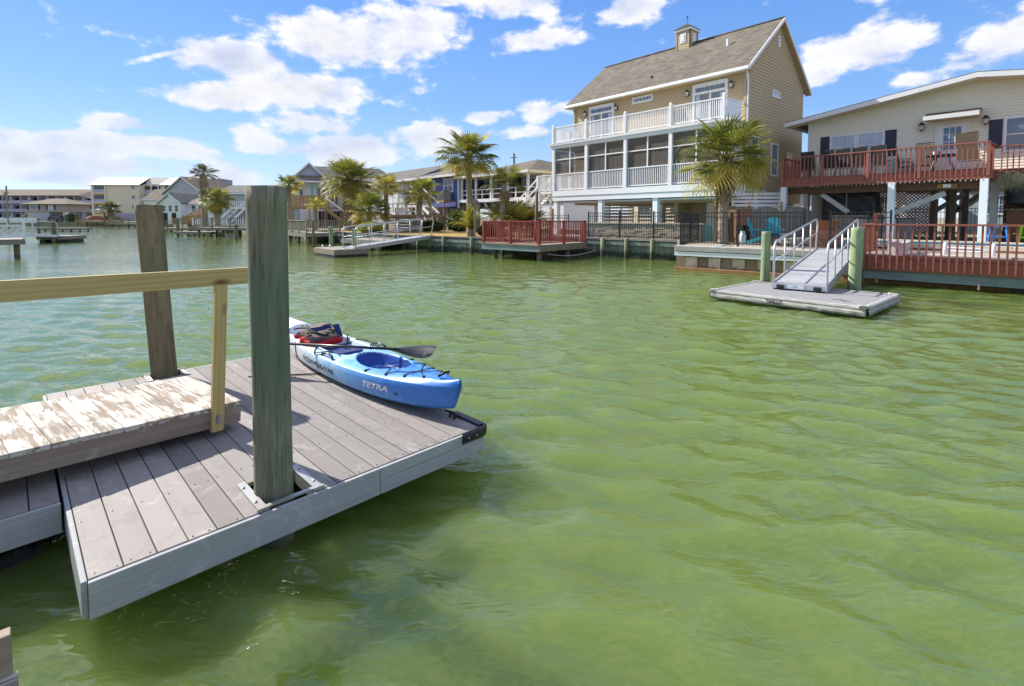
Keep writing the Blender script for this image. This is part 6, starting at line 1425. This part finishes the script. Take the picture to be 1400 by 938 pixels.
def condo():
    t = thing('cream_condominium', 'four storey cream condominium with pale metal roof and inset balconies', 'building', (-124.6, 150, 0), R(4)); H_ = 11.6
    MB().box(0, 13.6, 0, 14, GZ, H_).build('wall', m_condo, t); MB().box(13.6, 20.0, 2.2, 14, GZ, H_ + .4).build('wall', m_condo, t); MB().box(20.0, 34, -.5, 14, GZ, H_).build('wall', m_condo, t)
    roof_slab(t, [(-.3, -.5, H_), (13.8, -.5, H_), (13.8, 5, H_ + 2.6), (-.3, 5, H_ + 2.6)], .25, m_steel); roof_slab(t, [(19.8, -1, H_), (34, -1, H_), (34, 5, H_ + 2.6), (19.8, 5, H_ + 2.6)], .25, m_steel); m = MB(); m.plate([(13.7, 2.0, H_ - .1), (20.1, 2.0, H_ - .1), (20.1, 5, H_ + 2.6), (13.7, 5, H_ + 2.6)], .2); m.build('parapet', m_condo, t)
    MB().box(-.3, 34, 5, 14, H_, H_ + 2.5).build('roof_back', m_steel, t)
    for k in range(3):
        z = 3.6 + k * 2.85
        b = put('balcony', None, t, (2.35, 0, z)); piece('recess', 2.9, .06, 2.2, m_glass, b, (0, -.02, .2)); piece('railing', 3.2, .10, .95, m_lilac, b, (0, -.30, .0)); piece('slab', 3.5, .9, .18, m_white, b, (0, -.2, -.2)); piece('panel', 3.0, .05, .45, m_yellowp, b, (0, -.04, -.66))
        for sx in (-1, 1): piece('column', .22, .2, 2.85, m_white, b, (sx * 1.75, -.3, -.4))
        window(t, 11.3, 12.5, z + .9, z + 2.2, -.02, m_glass_b, m_trim, 2, 2, fw=.12)
        for i in range(3):
            b = put('balcony', None, t, (14.7 + i * 2.1, 2.2, z)); piece('recess', 1.7, .05, 2.3, m_dark if i else m_brownwood, b, (0, -.03, .1)); piece('railing', 1.9, .10, .95, m_lilac, b, (0, -.25, .05)); piece('column', .22, .3, 2.85, m_white, b, (-1.03, -.2, -.2)); piece('slab', 2.0, .6, .2, m_white, b, (0, -.2, -.2))
        window(t, 21.0, 22.4, z + .8, z + 2.2, -.52, m_glass, m_trim, 1, 1, fw=.15); window(t, 24.5, 25.7, z + .8, z + 2.2, -.52, m_glass, m_trim, 2, 2, fw=.12)
    for i in range(16): piece('ground_louvre', .7, .06, 2.3, m_lilac, t, (5.0 + i * .78, -.05, GZ))
m_yellowp = plain('yellow_panel', (.55, .36, .06), .7, .1, 3)
condo()
def apartments():
    t = thing('long_apartment_block', 'long slate blue apartment block with brown roof and three rows of balconies', 'building', (-204, 170, 0), R(0)); W = 63.0; H_ = 9.3
    MB().box(0, W, 1.6, 14, GZ, H_).build('wall', m_aptblue, t); roof_slab(t, [(-.4, -.4, H_), (W - 4.8, -.4, H_), (W - 4.8, 5, H_ + 2.3), (-.4, 5, H_ + 2.3)], .25, m_shingle_b); roof_slab(t, [(W - 4.8, -.4, H_), (W + .2, -.4, H_ - 1.2), (W - 2.2, 5, H_ + 2.3), (W - 4.8, 5, H_ + 2.3)], .2, m_shingle_b); MB().box(0, W - 3, 5, 14, H_, H_ + 2.2).build('roof_back', m_shingle_b, t)
    for k in range(3):
        z = 1.0 + k * 2.8; piece('walkway', W, 1.7, .18, m_lilac, t, (W / 2, .8, z)) if k else None
        if k: piece('walkway_rail', W, .10, .95, m_lilac, t, (W / 2, .02, z + .1))
        for i in range(18):
            x = 26 + i * 2.05; w_ = put('window', None, t, (x, 1.58, z + .5)); piece('glass', 1.3, .06, 1.7, (m_glass, m_curtain, m_dark)[(i * 7 + k * 3) % 3], w_, (0, 0, 0)); piece('frame', 1.5, .05, .12, m_trim, w_, (0, -.01, 1.72))
    for i in range(12): piece('column', .25, .25, H_ - GZ, m_lilac, t, (30 + i * 3.0, .0, GZ))
apartments()
def small_house():
    t = thing('small_hip_house', 'small taupe raised house with hipped roof on the far left shore', 'house', (-119, 124, 0), R(0)); MB().box(0, 9.8, 0, 7, 3.3, 5.3).build('wall', m_greytan, t); MB().box(0, 5.4, .2, 6, GZ, 3.3).build('garage', m_lilac, t); hip(t, -.9, 10.8, -.8, 7.8, 5.25, 6.7, m_shingle_b, 4.0)
    window(t, .7, 2.8, 3.9, 5.0, -.02, m_glass_b, m_trim, 2, 1); window(t, 5.3, 6.6, 3.8, 5.0, -.02, m_curtain, m_trim, 1, 2)
    for x in (.35, 3.1, 5.0, 6.9): piece('shutter', .4, .05, 1.2, m_navy, t, (x, -.03, 3.8))
    for x in (9.0, 9.6): piece('pier', .35, .35, 2.5, m_white, t, (x, .3, GZ))
    seg('stringer', (-.2, .5, 3.4), (-3.2, .5, 1.0), .1, .5, m_greywood, t)
m_greytan = plain('taupe_wall', (.33, .28, .25), .7, .1, 2); small_house()
up = thing('utility_pole', 'thin utility pole standing on the far left shore', 'pole', (-89.8, 90, 0)); MB().tube([(0, 0, -1), (0, 0, 7.6)], [.18, .12], 10).build('pole', m_greywood, up); MB().bar((-.4, 0, 6.4), (.4, 0, 6.4), .1, .12).build('cross_arm', m_greywood, up); MB().lathe([(.18, 5.7), (.18, 6.3)], 10, (-.35, 0, 0)).build('transformer', m_greyw, up)
up = thing('utility_pole', 'top of a utility pole rising behind the grey porch house roof', 'pole', (.25, 62, 0)); MB().tube([(0, 0, 0), (0, 0, 9.8)], [.16, .12], 10).build('pole', m_greywood, up); MB().bar((-.45, 0, 9.3), (.45, 0, 9.3), .08, .08).build('cross_arm', m_greywood, up)
def car(label, p, rz, mat):
    t = thing('parked_car', label, 'car', (p[0], p[1], GZ + .05), rz, 'cars parked on the far shore'); b = MB(); pr = [(-2.2, .35), (2.2, .35), (2.25, .75), (1.3, .95), (.7, 1.5), (-1.5, 1.55), (-2.1, 1.0), (-2.25, .7)]
    n = len(pr); vs = [(x, -.88, z) for x, z in pr] + [(x, .88, z) for x, z in pr]; fs = [tuple(range(n)), tuple(reversed(range(n, 2 * n)))] + [(i, n + i, n + (i + 1) % n, (i + 1) % n) for i in range(n)]; b.add(vs, fs); b.build('body', mat, t)
    piece('side_window', 1.9, 1.79, .38, m_glass, t, (-.35, 0, 1.02))
    for x in (-1.4, 1.4):
        for y in (-.82, .82): MB().tube([(x, y - .1, .33), (x, y + .1, .33)], .33, 14).build('wheel', m_black, t)
m_carb = plain('black_car_paint', (.02, .022, .025), .25, .1, 2, spec=.6); m_carr = plain('red_car_paint', (.35, .02, .02), .25, .1, 2, spec=.6)
car('black car parked beside the small taupe house', (-112, 125.2), R(8), m_carb); car('red car parked left of the cream condominium', (-117.5, 143), R(60), m_carr); car('dark car parked in front of the cream condominium', (-107, 136), R(0), m_carb)
def shrub(label, p, r, h, mat, n, seed, name='shrub'):
    rr = random.Random(seed); t = thing(name, label, 'shrub', (p[0], p[1], GZ)); m = MB()
    for i in range(n):
        a = rr.uniform(0, 6.28); u = rr.random() ** .5; z = rr.random(); q = math.sqrt(max(1 - (2 * z - 1) ** 2, .05)); x = r * q * u * math.cos(a); y = r * q * u * math.sin(a); zz = z * h
        l = .10 + .10 * rr.random(); d = Vector((rr.gauss(0, 1), rr.gauss(0, 1), rr.gauss(.4, 1))).normalized(); s_ = d.orthogonal().normalized() * l * .4; c = Vector((x, y, zz)); m.add([c - d * l, c + s_, c + d * l, c - s_], [(0, 1, 2, 3)])
    m.build('foliage', mat, t, kind='stuff')
    st = MB()
    for k in range(5): a = k * 1.26; st.tube([(0, 0, 0), (r * .4 * math.cos(a), r * .4 * math.sin(a), h * .7)], [.03, .01], 5)
    st.build('stems', m_brownwood, t)

# houses of the next street, seen only between and under the nearer ones
for i, (x, y, w_, h_, mt, lab) in enumerate(((-3.0, 64, 13, 4.6, m_whites, 'white house of the next street behind the grey porch house'), (11.5, 50, 12, 4.4, m_condo, 'cream house of the next street behind the tan house stairs'), (21.5, 43.5, 10, 4.2, m_whites, 'pale house of the next street seen below the cream house deck'), (33, 37, 12, 4.4, m_sage, 'grey green house of the next street at the far right'))):
    t = thing('street_house', lab, 'house', (x, y, 0), UA); MB().box(0, w_, 0, 8, GZ, h_).build('wall', mt, t); hip(t, -.5, w_ + .5, -.5, 8.5, h_, h_ + 1.5, m_shingle_b, 4.2)
    for k in range(3): window(t, 1.2 + k * 3.4, 2.6 + k * 3.4, 2.2, 3.6, -.02, m_glass_b, m_trim, 2, 2)
    piece('door', 1.0, .06, 2.1, m_brownwood, t, (w_ - 1.6, -.02, GZ))
car('dark blue car parked on the street seen under the cream house deck', (21.0, 36.0), R(-40), m_carb)

# ================================================================== PALMS AND SHRUBS
def leaf_mat(name, a, b, c, tr=.45):
    s = NodeMat(name); v = s.coords((1, 1, 1)); n = s.noise(v, 2.2, 3, .6); col = s.mix(s.rng(n, .35, .65), a, b); col = s.mix(s.rng(s.rand(), .62, 1.0, 0, .85), col, c)
    col = s.hsv(col, s.rng(s.rand(), 0, 1, .75, 1.25)); s.done(col, .5, 0, .35); t = N(s.t, 'ShaderNodeBsdfTranslucent'); s.L(col, t.inputs[0]); mx = N(s.t, 'ShaderNodeMixShader'); mx.inputs[0].default_value = tr
    s.L(s.b.outputs[0], mx.inputs[1]); s.L(t.outputs[0], mx.inputs[2]); s.L(mx.outputs[0], s.t.nodes['Material Output'].inputs[0]); return s.m
m_frond = leaf_mat('palm_frond', (.115, .140, .024), (.250, .265, .045), (.50, .42, .08)); m_frond_y = leaf_mat('yellow_frond', (.33, .31, .045), (.52, .45, .09), (.55, .42, .10)); m_frond_d = leaf_mat('dry_frond', (.20, .14, .08), (.36, .28, .18), (.26, .17, .09), .15)
m_frond_k = leaf_mat('dark_frond', (.035, .055, .018), (.080, .100, .030), (.20, .15, .04))
m_trunk = plain('palm_trunk', (.30, .25, .19), .9, .35, 3, bump=.7, stretch=(2, 2, 9)); m_boot = plain('palm_boot', (.30, .22, .14), .9, .45, 6, bump=.4); m_leaf = leaf_mat('shrub_leaf', (.06, .09, .02), (.14, .17, .03), (.30, .26, .04))
def fan_frond(name, mat, seed, pet=.85, rad=1.0, n=24, droop=.35):
    """fan leaf: petiole, then leaflets radiating from a folded midrib"""
    rr = random.Random(seed); m = MB(); m.tube([(0, 0, 0), (pet * .5, 0, .07), (pet, 0, .08)], [.022, .016, .012], 5)
    for i in range(n):
        f = i / (n - 1) * 2 - 1; a = f * R(118); back = .30 * (1 - abs(f)) ; h = Vector((pet + back * .9, 0, .08 - back * .10)); l = rad * (.62 + .38 * math.cos(a * .62)) * rr.uniform(.88, 1.08); w = .040 + .016 * math.cos(a)
        d = Vector((math.cos(a), math.sin(a), .22 * abs(f) + rr.uniform(-.06, .06))).normalized(); s_ = Vector((-math.sin(a), math.cos(a), 0)); up = Vector((0, 0, 1))
        p0 = h; p1 = h + d * l * .5; p2 = h + d * l * .80 - up * droop * .16 * l; p3 = h + d * l * rr.uniform(.92, 1.0) - up * droop * rr.uniform(.25, .65) * l
        k = .5 * w; fold = up * w * .35
        m.add([p0 - s_ * k * .3, p0 + s_ * k * .3, p1 - s_ * k + fold, p1 + s_ * k - fold, p2 - s_ * k * .6, p2 + s_ * k * .6, p3], [(0, 1, 3, 2), (2, 3, 5, 4), (4, 5, 6)])
    return m.mesh(name, mat)
FR = [fan_frond('frond', m_frond, k, .75 + .06 * k, 1.0, 24, .30 + .26 * k) for k in range(4)]; FY = [fan_frond('frond', m_frond_y, 9 + k, .75, .95, 28, .6 + .3 * k) for k in range(2)]; FD_ = [fan_frond('frond', m_frond_d, 17 + k, .8, .85, 22, 1.4) for k in range(2)]; FK = [fan_frond('frond', m_frond_k, 23 + k, .8, .9, 22, .5 + .2 * k) for k in range(3)]
def palm(label, base, zc, cr, nf, tr, seed, lean=(0, 0), boots=False, yellow=.18, dry=0, dark=False, skirt=0, trunkmat=None, z0=GZ, lo=-38, name='palm_tree', grp='palm trees along the canal', hi=86):
    rr = random.Random(seed); t = thing(name, label, 'palm', (base[0], base[1], z0), 0, grp); h = zc - z0 - .15
    prof = []; n = max(10, int(h / .13))
    if h > .4:
        vs = []; fs = []; K = 14
        for i in range(n + 1):
            f = i / n; c = Vector((lean[0] * f * f, lean[1] * f * f, h * f - (.3 if i == 0 else 0))); r = tr * (1.25 - .25 * min(f * 6, 1)) * (1 + (.10 if i % 2 else -.03)) * (1.0 + (.25 * max(0, f - .85) / .15))
            for k in range(K): a = 2 * math.pi * k / K; q = r * (1 + .10 * mnoise.noise(Vector((math.cos(a) * 2, math.sin(a) * 2, i * .35 + seed)))); vs.append(c + Vector((q * math.cos(a), q * math.sin(a), 0)))
        for i in range(n):
            for k in range(K): k2 = (k + 1) % K; fs.append((i * K + k, i * K + k2, (i + 1) * K + k2, (i + 1) * K + k))
        m = MB(); m.add(vs, fs); m.build('trunk', trunkmat or m_trunk, t)
        if boots:
            m = MB(); rows = int(h * boots / .16)
            for i in range(rows):
                z = h - (i + .5) * .16; f = z / h
                for k in range(9):
                    a = (k + (i % 2) * .5) / 9 * 6.283 + rr.uniform(-.1, .1); o = Vector((math.cos(a), math.sin(a), 0)); s_ = Vector((-math.sin(a), math.cos(a), 0)); c = Vector((lean[0] * f * f, lean[1] * f * f, z)); b_ = c + o * tr * .9
                    tip = b_ + o * tr * .55 + Vector((0, 0, .30)) + s_ * (.10 if k % 2 else -.10); w = .075
                    m.add([b_ - s_ * w, b_ + s_ * w, tip + s_ * .03, tip - s_ * .03, b_ - s_ * w + o * .06, b_ + s_ * w + o * .06, tip + s_ * .03 + o * .03, tip - s_ * .03 + o * .03], [(4, 5, 6, 7), (0, 4, 7, 3), (1, 2, 6, 5), (3, 7, 6, 2), (0, 1, 5, 4)])
            m.build('leaf_boots', m_boot, t, kind='stuff')
    top = Vector((lean[0], lean[1], h)); sc_ = cr / 1.78
    for i in range(nf):
        f = (i + .5) / nf; el = R(hi) - (R(hi) - R(lo)) * (f ** .82) + rr.uniform(-.12, .12); az = i * 2.39996 + rr.uniform(-.25, .25)
        src = (FK if dark else FR)[rr.randrange(3 if dark else 4)]
        if f > 1 - yellow and rr.random() < .75: src = FY[rr.randrange(2)]
        s_ = sc_ * rr.uniform(.86, 1.1) * (.80 if el > R(60) else 1)
        o = put('frond', src, t, tuple(top + Vector((0, 0, rr.uniform(-.12, .18)))), 0, None, (rr.uniform(-.35, .35), -el, az)); o.scale = (s_, s_, s_)
    for i in range(dry):
        az = i * 2.39996 + rr.uniform(-.3, .3); el = R(rr.uniform(-82, -50)); s_ = sc_ * rr.uniform(.6, .85); o = put('dry_frond', FD_[i % 2], t, tuple(top + Vector((0, 0, -.15 - (skirt * rr.random() if skirt else 0)))), 0, None, (rr.uniform(-.5, .5), -el, az)); o.scale = (s_, s_, s_)
    return t
palm('bushy palm with pale trunk standing behind the black fence in front of the tan house', (8.75, 20.95), 4.45, 2.02, 46, .19, 3, (.08, .05), boots=.55, yellow=.26, dry=3, lo=-44)
palm('tallest palm with slim trunk and round crown in front of the blue house', (-2.75, 33.0), 6.05, 1.95, 58, .19, 4, (-.1, 0), yellow=.14, lo=-46)
palm('small palm with dead brown skirt behind the red platform', (-.62, 30.4), 4.15, 1.35, 22, .13, 5, (.18, 0), yellow=.05, dry=14, lo=-20)
palm('thick palm with criss-cross leaf bases in front of the white house', (-14.1, 44.0), 5.25, 2.45, 62, .50, 6, (0, 0), boots=.95, yellow=.12, lo=-42)
palm('yellowish palm between the thick palm and the blue house', (-9.95, 40.0), 4.45, 1.35, 34, .17, 7, yellow=.75, lo=-30)
palm('bushy green palm in front of the blue house stairs', (-7.35, 40.0), 3.95, 1.6, 40, .20, 8, (.1, 0), yellow=.25, lo=-42)
palm('low trunkless palm clump between the thick and the yellowish palm', (-11.0, 39.0), 2.5, 1.9, 40, .20, 9, yellow=.25, lo=-30)
palm('yellow green palm just right of the thick near pile', (-22.0, 50.0), 5.2, 1.45, 34, .20, 10, yellow=.55, lo=-38)
palm('tiny palm in front of the tan wooden deck', (-17.9, 46.0), 3.1, .95, 20, .16, 11, yellow=.7, lo=-25)
palm('tall dark palm with shaggy brown skirt among the distant houses', (-37.7, 62.0), 7.35, 1.75, 26, .35, 12, dark=True, yellow=.05, dry=34, skirt=1.6, lo=-25)
palm('bushy round palm beside the tall dark palm', (-33.8, 58.0), 4.05, 1.75, 52, .30, 13, yellow=.2, dry=16, skirt=.7, lo=-55)
palm('squat dark palm on the far shore in front of the cream condominium', (-89.8, 113.0), 3.9, 2.5, 40, .45, 14, dark=True, yellow=.1, dry=10, lo=-35)
# trunkless yellow green fan palm behind the red platform, and the sago
palm('yellow green fan palm clump without trunk behind the red platform', (.35, 31.6), 1.25, 2.3, 40, .1, 15, yellow=.5, lo=2, name='palm_clump', grp=None)
def pinnate(name, mat, seed, L_=1.25, n=26):
    rr = random.Random(seed); m = MB(); pts = [Vector((L_ * f, 0, .55 * L_ * math.sin(f * 2.0) * .55 - .28 * L_ * f * f)) for f in [i / 8 for i in range(9)]]; m.tube(pts, [.014 - .001 * i for i in range(9)], 5)
    for i in range(n):
        f = .08 + .90 * i / (n - 1); x = L_ * f; z = .55 * L_ * math.sin(f * 2.0) * .55 - .28 * L_ * f * f; l = .26 * math.sin(math.pi * min(f * .9 + .12, 1)) + .03
        for s_ in (-1, 1): m.add([(x, 0, z), (x + .018, 0, z), (x + l * .45, s_ * l, z + .05 - rr.uniform(0, .05))], [(0, 1, 2)])
    return m.mesh(name, mat)
SG = [pinnate('frond', m_frond, 30 + k) for k in range(2)] + [pinnate('frond', m_frond_y, 33)]
sg = thing('sago_palm', 'sago palm with feathery fronds on the lawn edge beside the bird house', 'shrub', (-2.45, 30.1, GZ)); MB().lathe([(.22, -.1), (.26, .3), (.12, .5)], 12).build('trunk', m_boot, sg); rr = random.Random(2)
for i in range(64):
    f = i / 64; el = R(82 - 86 * f + rr.uniform(-6, 6)); s_ = rr.uniform(.95, 1.3); o = put('frond', SG[0 if rr.random() < .45 else (1 if rr.random() < .7 else 2)], sg, (0, 0, .45), 0, None, (rr.uniform(-.3, .3), -el, i * 2.39996)); o.scale = (s_, s_, s_)
shrub('low dark green shrub left of the grey porch house stairs', (-4.4, 42.0), 1.1, 1.7, m_leaf, 1500, 1); shrub('dark leafy shrub under the blue house deck', (-6.8, 42.2), 1.2, .8, m_leaf, 1000, 2); shrub('grey green shrub right of the sago palm', (-1.3, 30.2), .8, .7, m_leaf, 700, 3)
shrub('clipped green shrub on the far left lawn', (-107, 122.5), 1.7, 1.9, m_leaf, 900, 4); shrub('dark shrub behind the tan deck of the white house', (-15.5, 50), 1.6, 1.2, m_leaf, 900, 5); shrub('small shrub on the bank beside the bushy palm', (-10.2, 36.8), 1.1, .8, m_leaf, 800, 6)
